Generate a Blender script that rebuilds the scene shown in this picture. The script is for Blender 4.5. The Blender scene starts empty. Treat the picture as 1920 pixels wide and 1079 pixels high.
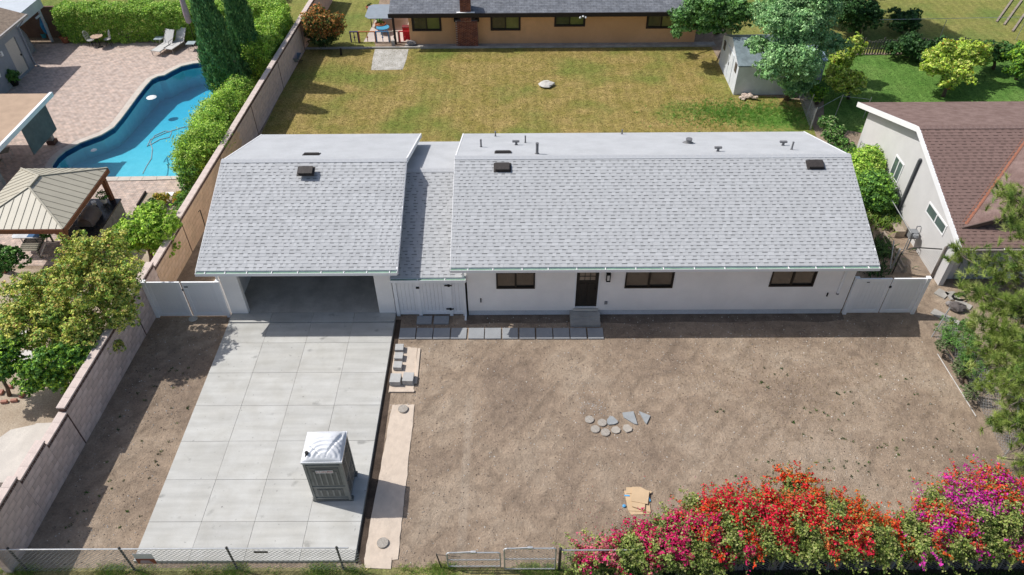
import bpy, math, random
import numpy as np
from mathutils import Vector, Matrix
from mathutils.geometry import tessellate_polygon

# ------------------------------------------------------------------ camera, sky, sun
SC = bpy.context.scene
COL = SC.collection
R = math.radians
F, PITCH, YAW, ROLL, CAMH = 1394.97, R(42.1375), R(-0.42), R(-0.5656), 20.0
_f = Vector((math.sin(YAW)*math.cos(PITCH), math.cos(YAW)*math.cos(PITCH), -math.sin(PITCH)))
_r = Vector((math.cos(YAW), -math.sin(YAW), 0)); _u = _r.cross(_f)
CR = _r*math.cos(ROLL) + _u*math.sin(ROLL); CU = _u*math.cos(ROLL) - _r*math.sin(ROLL)
cam = bpy.data.cameras.new('camera'); camo = bpy.data.objects.new('camera', cam); COL.objects.link(camo)
camo.matrix_world = Matrix(((CR.x, CU.x, -_f.x, 0), (CR.y, CU.y, -_f.y, 0), (CR.z, CU.z, -_f.z, CAMH), (0, 0, 0, 1)))
cam.sensor_fit = 'HORIZONTAL'; cam.sensor_width = 36; cam.lens = F/1920*36; cam.clip_end = 500
SC.camera = camo
SUN = Vector((-2.23, 0.63, 2.9)).normalized()          # towards the sun
world = bpy.data.worlds.new('World'); SC.world = world; world.use_nodes = True
_nt = world.node_tree; _sky = _nt.nodes.new('ShaderNodeTexSky'); _sky.sky_type = 'NISHITA'; _sky.sun_disc = False; _sky.air_density = 1.0; _sky.dust_density = 2.2; _sky.ozone_density = 0.6
_sky.sun_elevation = math.asin(SUN.z); _sky.sun_rotation = math.atan2(SUN.x, SUN.y)
_bg = _nt.nodes['Background']; _bg.inputs[1].default_value = 0.12
_nt.links.new(_sky.outputs[0], _bg.inputs[0])
_sl = bpy.data.lights.new('sun', 'SUN'); _sl.energy = 4.2; _sl.angle = R(0.53); _sl.color = (1, .97, .925)
_so = bpy.data.objects.new('sun', _sl); COL.objects.link(_so); _so.rotation_euler = SUN.to_track_quat('Z', 'Y').to_euler()
_so.location = (-30, 10, 40)
SC.view_settings.view_transform = 'Standard'; SC.view_settings.look = 'None'
SC.view_settings.exposure = 0.0; SC.view_settings.gamma = 1.0

# ------------------------------------------------------------------ survey: photograph pixel -> place on a known plane
def ray(px, py):
    return CR*((px-960)/F) - CU*((py-539.5)/F) + _f
def at(px, py, z=0.0):
    d = ray(px, py); return Vector((0, 0, CAMH)) + d*((z-CAMH)/d.z)
def aty(px, py, y):
    d = ray(px, py); return Vector((0, 0, CAMH)) + d*(y/d.y)

# ------------------------------------------------------------------ materials
def lin(h):
    c = [int(h[i:i+2], 16)/255 for i in (0, 2, 4)]
    return tuple((x/12.92 if x <= .04045 else ((x+.055)/1.055)**2.4) for x in c)
def mul(c, k): return tuple(min(1, x*k) for x in c)
MATS = {}
def M(name, col, rough=.8, var=.15, scale=2.0, bump=0.0, bscale=60.0, col2=None, metal=0.0, spec=.3, fine=.12, fscale=45.0, col3=None, lo=.35, hi=.65):
    if name in MATS: return MATS[name]
    m = bpy.data.materials.new(name); m.use_nodes = True; nt = m.node_tree; N = nt.nodes; L = nt.links
    b = N['Principled BSDF']; b.inputs['Roughness'].default_value = rough; b.inputs['Metallic'].default_value = metal
    b.inputs['Specular IOR Level'].default_value = spec
    tc = N.new('ShaderNodeTexCoord'); co = tc.outputs['Object']
    n1 = N.new('ShaderNodeTexNoise'); n1.inputs['Scale'].default_value = scale; n1.inputs['Detail'].default_value = 6; n1.inputs['Roughness'].default_value = .62
    L.new(co, n1.inputs['Vector'])
    rp = N.new('ShaderNodeValToRGB'); rp.color_ramp.elements[0].position = lo; rp.color_ramp.elements[1].position = hi
    a, c = (mul(col, 1-var), mul(col, 1+var)) if col2 is None else (col, col2)
    rp.color_ramp.elements[0].color = (*a, 1); rp.color_ramp.elements[1].color = (*c, 1)
    L.new(n1.outputs['Fac'], rp.inputs['Fac']); out = rp.outputs['Color']
    if col3 is not None:
        n3 = N.new('ShaderNodeTexNoise'); n3.inputs['Scale'].default_value = scale*.31; n3.inputs['Detail'].default_value = 5
        L.new(co, n3.inputs['Vector']); r3 = N.new('ShaderNodeValToRGB'); r3.color_ramp.elements[0].position = .48; r3.color_ramp.elements[1].position = .66
        L.new(n3.outputs['Fac'], r3.inputs['Fac']); mx = N.new('ShaderNodeMix'); mx.data_type = 'RGBA'
        L.new(r3.outputs['Color'], mx.inputs['Factor']); L.new(out, mx.inputs[6]); mx.inputs[7].default_value = (*col3, 1); out = mx.outputs[2]
    if fine > 0:
        n2 = N.new('ShaderNodeTexNoise'); n2.inputs['Scale'].default_value = fscale; n2.inputs['Detail'].default_value = 3
        L.new(co, n2.inputs['Vector']); mr = N.new('ShaderNodeMapRange'); mr.inputs['From Min'].default_value = .3; mr.inputs['From Max'].default_value = .7
        mr.inputs['To Min'].default_value = 1-fine; mr.inputs['To Max'].default_value = 1+fine; L.new(n2.outputs['Fac'], mr.inputs['Value'])
        mm = N.new('ShaderNodeMix'); mm.data_type = 'RGBA'; mm.blend_type = 'MULTIPLY'; mm.inputs['Factor'].default_value = 1
        L.new(out, mm.inputs[6]); L.new(mr.outputs[0], mm.inputs[7]); out = mm.outputs[2]
    L.new(out, b.inputs['Base Color'])
    if bump > 0:
        n4 = N.new('ShaderNodeTexNoise'); n4.inputs['Scale'].default_value = bscale; n4.inputs['Detail'].default_value = 5; L.new(co, n4.inputs['Vector'])
        bp = N.new('ShaderNodeBump'); bp.inputs['Strength'].default_value = bump; bp.inputs['Distance'].default_value = .03
        L.new(n4.outputs['Fac'], bp.inputs['Height']); L.new(bp.outputs[0], b.inputs['Normal'])
    MATS[name] = m; return m
def attr_mat(name, rough=.7, trans=0.0, bump=0.0, spec=.25):
    if name in MATS: return MATS[name]
    m = bpy.data.materials.new(name); m.use_nodes = True; nt = m.node_tree; N = nt.nodes; L = nt.links
    b = N['Principled BSDF']; b.inputs['Roughness'].default_value = rough; b.inputs['Specular IOR Level'].default_value = spec
    a = N.new('ShaderNodeAttribute'); a.attribute_name = 'col'; L.new(a.outputs['Color'], b.inputs['Base Color'])
    if bump > 0:
        tc = N.new('ShaderNodeTexCoord'); n4 = N.new('ShaderNodeTexNoise'); n4.inputs['Scale'].default_value = 90; L.new(tc.outputs['Object'], n4.inputs['Vector'])
        bp = N.new('ShaderNodeBump'); bp.inputs['Strength'].default_value = bump; bp.inputs['Distance'].default_value = .01; L.new(n4.outputs['Fac'], bp.inputs['Height']); L.new(bp.outputs[0], b.inputs['Normal'])
    if trans > 0:
        t = N.new('ShaderNodeBsdfTranslucent'); L.new(a.outputs['Color'], t.inputs['Color'])
        mx = N.new('ShaderNodeMixShader'); mx.inputs[0].default_value = trans
        L.new(b.outputs[0], mx.inputs[1]); L.new(t.outputs[0], mx.inputs[2]); L.new(mx.outputs[0], N['Material Output'].inputs['Surface'])
    MATS[name] = m; return m
def glass_mat(name, col, rough=.03, spec=.8):
    return M(name, col, rough=rough, var=.2, scale=1.2, fine=0, spec=spec)
def brick_mat(name, c1, c2, mortar, w, h, rough=.85, scale=1.0, msize=.02):
    m = bpy.data.materials.new(name); m.use_nodes = True; nt = m.node_tree; N = nt.nodes; L = nt.links
    b = N['Principled BSDF']; b.inputs['Roughness'].default_value = rough; b.inputs['Specular IOR Level'].default_value = .2
    tc = N.new('ShaderNodeTexCoord'); t = N.new('ShaderNodeTexBrick'); L.new(tc.outputs['Object'], t.inputs['Vector'])
    t.inputs['Color1'].default_value = (*c1, 1); t.inputs['Color2'].default_value = (*c2, 1); t.inputs['Mortar'].default_value = (*mortar, 1)
    t.inputs['Scale'].default_value = scale; t.inputs['Brick Width'].default_value = w; t.inputs['Row Height'].default_value = h; t.inputs['Mortar Size'].default_value = msize; t.inputs['Bias'].default_value = -.1
    n = N.new('ShaderNodeTexNoise'); n.inputs['Scale'].default_value = 3.5; n.inputs['Detail'].default_value = 6; L.new(tc.outputs['Object'], n.inputs['Vector'])
    mr = N.new('ShaderNodeMapRange'); mr.inputs['From Min'].default_value = .3; mr.inputs['From Max'].default_value = .7; mr.inputs['To Min'].default_value = .75; mr.inputs['To Max'].default_value = 1.25; L.new(n.outputs['Fac'], mr.inputs['Value'])
    mm = N.new('ShaderNodeMix'); mm.data_type = 'RGBA'; mm.blend_type = 'MULTIPLY'; mm.inputs['Factor'].default_value = 1
    L.new(t.outputs['Color'], mm.inputs[6]); L.new(mr.outputs[0], mm.inputs[7]); L.new(mm.outputs[2], b.inputs['Base Color'])
    bp = N.new('ShaderNodeBump'); bp.inputs['Strength'].default_value = .5; bp.inputs['Distance'].default_value = .008; bp.invert = True; L.new(t.outputs['Fac'], bp.inputs['Height']); L.new(bp.outputs[0], b.inputs['Normal'])
    MATS[name] = m; return m

# ------------------------------------------------------------------ mesh helpers
def wloc(o):
    v = Vector((0, 0, 0))
    while o is not None: v = v + o.location; o = o.parent
    return v
class MB:
    def __init__(s): s.v = []; s.f = []
    def quad(s, *p):
        n = len(s.v); s.v += [tuple(q) for q in p]; s.f.append(tuple(range(n, n+len(p)))); return s
    def box(s, x0, x1, y0, y1, z0, z1, mat=None):
        n = len(s.v); P = [(x, y, z) for z in (z0, z1) for x, y in ((x0, y0), (x1, y0), (x1, y1), (x0, y1))]
        s.v += [tuple(mat @ Vector(p)) for p in P] if mat is not None else P
        s.f += [tuple(n+i for i in q) for q in ((3, 2, 1, 0), (4, 5, 6, 7), (0, 1, 5, 4), (1, 2, 6, 5), (2, 3, 7, 6), (3, 0, 4, 7))]; return s
    def bar(s, a, b, w, h, up=(0, 0, 1)):
        a = Vector(a); b = Vector(b); d = (b-a).normalized(); u = Vector(up)
        if abs(d.dot(u)) > .98: u = Vector((0, 1, 0))
        x = d.cross(u).normalized(); z = x.cross(d); n = len(s.v)
        for p in (a, b):
            for i, j in ((-1, -1), (1, -1), (1, 1), (-1, 1)): s.v.append(tuple(p + x*(w/2*i) + z*(h/2*j)))
        s.f += [tuple(n+i for i in q) for q in ((3, 2, 1, 0), (4, 5, 6, 7), (0, 1, 5, 4), (1, 2, 6, 5), (2, 3, 7, 6), (3, 0, 4, 7))]; return s
    def tube(s, pts, r, k=8, cap=True):
        pts = [Vector(p) for p in pts]; rr = r if isinstance(r, (list, tuple)) else [r]*len(pts); n = len(s.v)
        for i, p in enumerate(pts):
            d = (pts[min(i+1, len(pts)-1)] - pts[max(i-1, 0)]).normalized()
            u = Vector((0, 0, 1)) if abs(d.z) < .9 else Vector((1, 0, 0)); x = d.cross(u).normalized(); y = x.cross(d)
            for j in range(k): a = 2*math.pi*j/k; s.v.append(tuple(p + (x*math.cos(a) + y*math.sin(a))*rr[i]))
        for i in range(len(pts)-1):
            for j in range(k): s.f.append((n+i*k+j, n+i*k+(j+1) % k, n+(i+1)*k+(j+1) % k, n+(i+1)*k+j))
        if cap: s.f += [tuple(n+k-1-j for j in range(k)), tuple(n+(len(pts)-1)*k+j for j in range(k))]
        return s
    def prism(s, poly, z0, z1):
        n = len(s.v); k = len(poly); area = sum(poly[i][0]*poly[(i+1) % k][1]-poly[(i+1) % k][0]*poly[i][1] for i in range(k))
        if area < 0: poly = poly[::-1]
        s.v += [(p[0], p[1], z0) for p in poly] + [(p[0], p[1], z1) for p in poly]
        T = tessellate_polygon([[Vector((p[0], p[1], 0)) for p in poly]])
        for t in T:
            a, b, c = [Vector((*poly[i][:2], 0)) for i in t]
            if (b-a).cross(c-a).z < 0: t = t[::-1]
            s.f.append(tuple(n+k+i for i in t)); s.f.append(tuple(n+i for i in t[::-1]))
        for i in range(k): j = (i+1) % k; s.f.append((n+i, n+j, n+k+j, n+k+i))
        return s
    def lathe(s, c, prof, k=16):
        n = len(s.v)
        for r, z in prof:
            for j in range(k): a = 2*math.pi*j/k; s.v.append((c[0]+r*math.cos(a), c[1]+r*math.sin(a), c[2]+z))
        for i in range(len(prof)-1):
            for j in range(k): s.f.append((n+i*k+j, n+i*k+(j+1) % k, n+(i+1)*k+(j+1) % k, n+(i+1)*k+j))
        s.f += [tuple(n+k-1-j for j in range(k)), tuple(n+(len(prof)-1)*k+j for j in range(k))]; return s
    def mesh(s, name, mat, off=(0, 0, 0), smooth=False):
        me = bpy.data.meshes.new(name); me.from_pydata([(x-off[0], y-off[1], z-off[2]) for x, y, z in s.v], [], s.f)
        if mat: me.materials.append(mat)
        if smooth: me.polygons.foreach_set('use_smooth', [True]*len(me.polygons))
        me.update(); return me
    def build(s, name, mat, parent=None, smooth=False, local=False):
        off = (0, 0, 0) if (parent is None or local) else wloc(parent)
        o = bpy.data.objects.new(name, s.mesh(name, mat, off, smooth)); COL.objects.link(o); o.parent = parent; return o
def tag(o, label=None, cat=None, group=None, kind=None):
    if label: o['label'] = label
    if cat: o['category'] = cat
    if group: o['group'] = group
    if kind: o['kind'] = kind
    return o
def thing(name, loc, label, cat, group=None, rz=0.0):
    o = bpy.data.objects.new(name, None); COL.objects.link(o); o.location = loc; o.rotation_euler = (0, 0, rz); o.empty_display_size = .3
    return tag(o, label, cat, group)
def piece(name, me, parent, loc, rot=None, scale=None):
    o = bpy.data.objects.new(name, me); COL.objects.link(o); o.parent = parent; o.location = loc
    if rot is not None: o.rotation_euler = rot
    if scale is not None: o.scale = scale
    return o
def copy_tree(o, parent=None):
    c = o.copy(); COL.objects.link(c); c.parent = parent
    for ch in o.children: copy_tree(ch, c)
    return c
def sheet(name, poly, z, mat, holes=(), kind='structure'):
    loops = [[Vector((p[0], p[1], 0)) for p in poly]] + [[Vector((p[0], p[1], 0)) for p in h] for h in holes]
    flat = [p for l in loops for p in l]; m = MB(); m.v = [(p.x, p.y, z) for p in flat]
    for t in tessellate_polygon(loops):
        a, b, c = [flat[i] for i in t]; m.f.append(tuple(t) if (b-a).cross(c-a).z > 0 else tuple(t[::-1]))
    o = m.build(name, mat); o['kind'] = kind; return o
def np_mesh(name, V, Fc, mat, C=None, off=(0, 0, 0), smooth=False):
    """V (n,3), Fc (m,k) faces all with k corners, C (n,3) colours"""
    me = bpy.data.meshes.new(name); V = np.asarray(V, np.float32) - np.asarray(off, np.float32); Fc = np.asarray(Fc, np.int32); m, k = Fc.shape
    me.vertices.add(len(V)); me.vertices.foreach_set('co', V.ravel()); me.loops.add(m*k); me.loops.foreach_set('vertex_index', Fc.ravel())
    me.polygons.add(m); me.polygons.foreach_set('loop_start', np.arange(0, m*k, k, dtype=np.int32))
    if C is not None:
        a = me.attributes.new('col', 'FLOAT_COLOR', 'POINT'); a.data.foreach_set('color', np.c_[C, np.ones(len(C))].astype(np.float32).ravel())
    me.polygons.foreach_set('use_smooth', [False]*m); me.materials.append(mat); me.update(calc_edges=True)
    return me
def np_obj(name, me, parent=None):
    o = bpy.data.objects.new(name, me); COL.objects.link(o); o.parent = parent; return o

# ------------------------------------------------------------------ foliage
def unit(v): return v/np.maximum(np.linalg.norm(v, axis=1, keepdims=True), 1e-6)
def leaf_quads(P, Nn, L, Wd, rng):
    n = len(P); t = unit(np.cross(Nn, unit(rng.normal(size=(n, 3))))); b = np.cross(Nn, t)
    L = L[:, None]; Wd = Wd[:, None]
    V = np.stack([P-t*L, P+b*Wd+Nn*L*.15, P+t*L, P-b*Wd+Nn*L*.15], 1).reshape(-1, 3)
    return V, np.arange(4*n).reshape(n, 4)
def crown_points(clumps, n, rng, per=16, spread=.16, shell=.16, up=.25):
    cl = np.array([c[:6] for c in clumps], float); w = (cl[:, 3]*cl[:, 4]+cl[:, 3]*cl[:, 5]+cl[:, 4]*cl[:, 5]); w /= w.sum()
    k = max(1, n//per); ci = rng.choice(len(cl), k, p=w); d = unit(rng.normal(size=(k, 3)) + [0, 0, up])
    rad = 1-np.abs(rng.normal(0, shell, k)); lump = np.sin(d[:, 0]*5+ci)*np.sin(d[:, 1]*6+ci*2)+.7*np.sin(d[:, 0]*11+d[:, 2]*9+ci*3)*np.sin(d[:, 1]*10+ci)
    rad *= 1+.15*lump+rng.normal(0, .07, k); rad = np.where(rng.random(k) < .14, rad*rng.uniform(.45, .8, k), rad)      # some sprays sit deep inside
    C = cl[ci, :3] + d*cl[ci, 3:6]*rad[:, None]
    P = np.repeat(C, per, 0) + rng.normal(size=(k*per, 3))*spread*np.repeat(cl[ci, 3:6].mean(1), per)[:, None]*np.array([1, 1, .7])
    O = np.repeat(d, per, 0); return P, O, np.repeat(np.arange(k), per), k
def crown(name, clumps, n, size, pal, parent, seed, per=16, spread=.10, shell=.16, up=.25, zmin=.03, wr=.5, trans=.18, jitter=.4, extra=None):
    rng = np.random.default_rng(seed); P, O, cid, k = crown_points(clumps, n, rng, per, spread, shell, up)
    ok = P[:, 2] > zmin; P, O, cid = P[ok], O[ok], cid[ok]; m = len(P)
    Nn = unit(O*.8 + rng.normal(size=(m, 3))*.55 + [0, 0, .45])
    s = size*rng.uniform(.65, 1.25, m); V, Fc = leaf_quads(P, Nn, s, s*wr, rng)
    pal = np.array(pal)*GAIN; base = rng.choice(len(pal), k, p=None)[cid]; mixi = rng.choice(len(pal), m); use = np.where(rng.random(m) < .6, base, mixi)
    C = pal[use]*(rng.uniform(1-jitter, 1+jitter, k)[cid]*rng.uniform(.85, 1.15, m))[:, None]
    if extra is not None: C = extra(P, O, C, rng)
    me = np_mesh(name, V, Fc, attr_mat('leaf', .5, trans), np.repeat(C, 4, 0), wloc(parent) if parent else (0, 0, 0))
    return np_obj(name, me, parent)
GAIN = 2.05     # leaf reflectance against the palette values below
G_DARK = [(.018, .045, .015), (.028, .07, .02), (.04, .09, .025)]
G_MID = [(.04, .10, .022), (.06, .135, .03), (.085, .17, .035), (.03, .075, .02)]
G_LIME = [(.15, .25, .025), (.21, .31, .035), (.09, .18, .02), (.26, .34, .06)]
G_BOX = [(.08, .17, .022), (.14, .25, .03), (.20, .30, .04), (.26, .33, .07)]
G_ASH = [(.10, .19, .07), (.15, .26, .10), (.21, .32, .15), (.06, .13, .05)]
G_CYP = [(.022, .06, .022), (.035, .085, .03), (.05, .11, .035), (.08, .14, .05)]
BARK = M('bark', (.13, .095, .07), .9, .3, 8, .4, 30)
def tree(name, base, label, cat, clumps, n, size, pal, seed, trunk_r=.09, group=None, limbs=True, per=16, spread=.10, trans=.18, extra=None, shell=.16, bark=None, wr=.5, rough=True):
    """clumps are given relative to base"""
    rg = random.Random(seed*7+1); more = []
    for c in clumps if rough else []:            # lumpy outline: smaller sprays stand out from each main mass
        for q in range(9):
            a, e = rg.uniform(0, 6.283), rg.uniform(-.4, 1.2); k = rg.uniform(.24, .44); d = rg.uniform(.55, .92)
            more.append((c[0]+c[3]*d*math.cos(a)*math.cos(e), c[1]+c[4]*d*math.sin(a)*math.cos(e), c[2]+c[5]*d*math.sin(e), c[3]*k, c[4]*k, c[5]*k))
    k_ = .66 if rough else 1.0; clumps = [(c[0], c[1], c[2], c[3]*k_, c[4]*k_, c[5]*k_) for c in clumps]
    base = Vector((base[0], base[1], 0)); t = thing(name, base, label, cat, group); rnd = random.Random(seed); m = MB()
    cz = sum(c[2] for c in clumps)/len(clumps); cx = sum(c[0] for c in clumps)/len(clumps); cy = sum(c[1] for c in clumps)/len(clumps)
    fork = Vector((cx*.3, cy*.3, cz*.45))
    m.tube([base, base+fork*.5+Vector((rnd.uniform(-.05, .05), .03, 0)), base+fork], [trunk_r*1.25, trunk_r, trunk_r*.85], 8)
    if limbs:
        for c in clumps:
            e = Vector(c[:3]); mid = fork.lerp(e, .5)+Vector((rnd.uniform(-.12, .12), rnd.uniform(-.12, .12), .1))
            m.tube([base+fork*.95, base+mid, base+e+Vector((0, 0, c[5]*.3))], [trunk_r*.7, trunk_r*.45, trunk_r*.15], 6)
    m.build('trunk', bark or BARK, t, True)
    crown('crown', [(c[0]+base.x, c[1]+base.y, c[2], c[3], c[4], c[5]) for c in clumps+more], n, size, pal, t, seed, per, spread, shell, trans=trans, extra=extra, wr=wr)
    return t
def hedge(name, x0, x1, y0, y1, h, label, n, size, pal, seed, cat='hedge', skew=None, group=None):
    """a clipped hedge: leaves over a lumpy box, stems inside"""
    rng = np.random.default_rng(seed); base = Vector(((x0+x1)/2, (y0+y1)/2, 0)); t = thing(name, base, label, cat, group)
    k = n//10; sx, sy = x1-x0, y1-y0; areas = np.array([sx*sy*1.2, sx*h, sx*h*.3, sy*h, sy*h]); f = rng.choice(5, k, p=areas/areas.sum()); u, v = rng.random(k), rng.random(k)
    C = np.empty((k, 3)); O = np.zeros((k, 3))
    for i, (fx, nx) in enumerate((((lambda u, v: (x0+u*sx, y0+v*sy, h+0*u)), (0, 0, 1)), ((lambda u, v: (x0+u*sx, y0+0*u, v*h)), (0, -1, .3)), ((lambda u, v: (x0+u*sx, y1+0*u, v*h)), (0, 1, .3)), ((lambda u, v: (x0+0*u, y0+u*sy, v*h)), (-1, 0, .3)), ((lambda u, v: (x1+0*u, y0+u*sy, v*h)), (1, 0, .3)))):
        q = f == i; C[q] = np.stack(fx(u[q], v[q]), 1); O[q] = nx
    lump = .12*np.sin(C[:, 0]*2.3+seed)*np.sin(C[:, 1]*2.1+C[:, 2]*3)+.07*np.sin(C[:, 0]*6.1+C[:, 2]*5+C[:, 1]*4.7)+rng.normal(0, .05, k)-np.abs(rng.normal(0, .05, k))
    C += O*lump[:, None]; P = np.repeat(C, 10, 0)+rng.normal(size=(k*10, 3))*.07; O = np.repeat(O, 10, 0); m = len(P); cid = np.repeat(np.arange(k), 10)
    if skew: P[:, 0] += (P[:, 1]-base.y)*skew
    ok = P[:, 2] > .04; P, O, cid = P[ok], O[ok], cid[ok]; m = len(P)
    Nn = unit(O*.7+rng.normal(size=(m, 3))*.6+[0, 0, .4]); s = size*rng.uniform(.65, 1.25, m); V, Fc = leaf_quads(P, Nn, s, s*.55, rng); pal = np.array(pal)*GAIN
    Cc = pal[rng.choice(len(pal), m)]*(rng.uniform(.6, 1.35, k)[cid]*rng.uniform(.85, 1.15, m))[:, None]
    np_obj('foliage', np_mesh('foliage', V, Fc, attr_mat('leaf', .55, .25), np.repeat(Cc, 4, 0), base), t)
    st = MB(); rnd = random.Random(seed); cx = lambda yy: (yy-base.y)*(skew or 0)
    for i in range(max(3, int(max(sx, sy)/.6))):
        a = (i+.5)/max(3, int(max(sx, sy)/.6)); px = x0+sx*a if sx > sy else base.x; py = base.y if sx > sy else y0+sy*a
        px += cx(py); st.tube([(px, py, 0), (px+rnd.uniform(-.1, .1), py+rnd.uniform(-.1, .1), h*.55), (px+rnd.uniform(-.2, .2), py+rnd.uniform(-.15, .15), h*.9)], [.035, .025, .01], 5)
    tag(st.build('stems', BARK, t), kind='stuff')
    inner = MB(); e = .2
    for i in range(24):   # dense twiggy heart of the hedge
        a, b = rnd.random(), rnd.random(); px, py = x0+e+(sx-2*e)*a, y0+e+(sy-2*e)*b; px += cx(py)
        inner.tube([(px, py, .1), (px+rnd.uniform(-.3, .3), py+rnd.uniform(-.3, .3), h*.85)], [.012, .006], 4)
    tag(inner.build('twigs', BARK, t), kind='stuff'); return t

# ------------------------------------------------------------------ ground and paving
def dirt_mat():
    m = bpy.data.materials.new('dirt'); m.use_nodes = True; nt = m.node_tree; N = nt.nodes; L = nt.links; b = N['Principled BSDF']; b.inputs['Roughness'].default_value = .95; b.inputs['Specular IOR Level'].default_value = .1
    tc = N.new('ShaderNodeTexCoord'); co = tc.outputs['Object']
    def noise(sc, det, rg, dist=0.0):
        n = N.new('ShaderNodeTexNoise'); n.inputs['Scale'].default_value = sc; n.inputs['Detail'].default_value = det; n.inputs['Roughness'].default_value = rg; n.inputs['Distortion'].default_value = dist; L.new(co, n.inputs['Vector']); return n.outputs['Fac']
    def remap(s, a, b_, c, d):
        r = N.new('ShaderNodeMapRange'); r.inputs['From Min'].default_value = a; r.inputs['From Max'].default_value = b_; r.inputs['To Min'].default_value = c; r.inputs['To Max'].default_value = d; L.new(s, r.inputs['Value']); return r.outputs[0]
    A, B, Cn, D = noise(.33, 8, .6, .6), noise(2.2, 12, .72, .35), noise(14, 6, .7), noise(55, 3, .6)
    rp = N.new('ShaderNodeValToRGB'); e = rp.color_ramp.elements; e[0].position = .3; e[1].position = .72; e[0].color = (.24, .182, .137, 1); e[1].color = (.42, .338, .258, 1); q = e.new(.5); q.color = (.335, .256, .188, 1); L.new(A, rp.inputs['Fac']); out = rp.outputs['Color']
    for s in (remap(B, .3, .7, .70, 1.26), remap(Cn, .3, .7, .80, 1.18), remap(D, .3, .7, .82, 1.18)):
        mm = N.new('ShaderNodeMix'); mm.data_type = 'RGBA'; mm.blend_type = 'MULTIPLY'; mm.inputs['Factor'].default_value = 1; L.new(out, mm.inputs[6]); L.new(s, mm.inputs[7]); out = mm.outputs[2]
    mp = N.new('ShaderNodeMapping'); mp.inputs['Rotation'].default_value = (0, 0, R(38)); L.new(co, mp.inputs[0]); wv = N.new('ShaderNodeTexWave'); wv.inputs['Scale'].default_value = .42; wv.inputs['Distortion'].default_value = 5.0; wv.inputs['Detail'].default_value = 4; wv.inputs['Detail Scale'].default_value = .6; L.new(mp.outputs[0], wv.inputs['Vector'])      # scrape and tyre marks
    wm = N.new('ShaderNodeMath'); wm.operation = 'MULTIPLY'; L.new(remap(wv.outputs['Fac'], .75, .98, 0, 1), wm.inputs[0]); L.new(remap(noise(.5, 3, .5), .45, .6, 0, .16), wm.inputs[1]); dk = N.new('ShaderNodeMath'); dk.operation = 'SUBTRACT'; dk.inputs[0].default_value = 1.0; L.new(wm.outputs[0], dk.inputs[1])
    mm = N.new('ShaderNodeMix'); mm.data_type = 'RGBA'; mm.blend_type = 'MULTIPLY'; mm.inputs['Factor'].default_value = 1; L.new(out, mm.inputs[6]); L.new(dk.outputs[0], mm.inputs[7]); out = mm.outputs[2]
    sx = N.new('ShaderNodeSeparateXYZ'); L.new(co, sx.inputs[0])          # pale dusty scrape running up the yard
    ax = N.new('ShaderNodeMath'); ax.operation = 'ADD'; L.new(sx.outputs[0], ax.inputs[0]); ax.inputs[1].default_value = 1.62; ab = N.new('ShaderNodeMath'); ab.operation = 'ABSOLUTE'; L.new(ax.outputs[0], ab.inputs[0])
    st = remap(ab.outputs[0], .08, .17, 1, 0); yy = remap(sx.outputs[1], 17.0, 16.4, 0, 1); y2 = N.new('ShaderNodeMath'); y2.operation = 'MULTIPLY'; L.new(st, y2.inputs[0]); L.new(yy, y2.inputs[1]); y3 = N.new('ShaderNodeMath'); y3.operation = 'MULTIPLY'; L.new(y2.outputs[0], y3.inputs[0]); L.new(remap(B, .35, .6, .15, .6), y3.inputs[1])
    mx = N.new('ShaderNodeMix'); mx.data_type = 'RGBA'; L.new(y3.outputs[0], mx.inputs['Factor']); L.new(out, mx.inputs[6]); mx.inputs[7].default_value = (.42, .345, .27, 1); L.new(mx.outputs[2], b.inputs['Base Color'])
    b1 = N.new('ShaderNodeBump'); b1.inputs['Strength'].default_value = .9; b1.inputs['Distance'].default_value = .12; L.new(B, b1.inputs['Height']); b2 = N.new('ShaderNodeBump'); b2.inputs['Strength'].default_value = .8; b2.inputs['Distance'].default_value = .035; L.new(Cn, b2.inputs['Height']); L.new(b1.outputs[0], b2.inputs['Normal']); L.new(b2.outputs[0], b.inputs['Normal'])
    MATS['dirt'] = m; return m
DIRT = dirt_mat()
SOIL = M('garden_soil', (.34, .27, .20), .95, .2, .8, .5, 12, col2=(.46, .385, .30), fine=.2, fscale=20, spec=.1)
DARK_SOIL = M('dark_soil', (.075, .055, .042), .95, .3, 2, .6, 25, fine=.25, spec=.1)
CONC = M('concrete', (.455, .435, .385), .85, .1, .7, .12, 40, col2=(.545, .525, .47), fine=.05, fscale=60, spec=.2)
CONC_D = M('old_concrete', (.30, .285, .26), .9, .2, 1.5, .3, 25, col2=(.44, .42, .385), fine=.12, spec=.2)
PAVER_G = M('grey_paver', (.30, .31, .32), .9, .1, 2, .15, 60, fine=.08)
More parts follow.
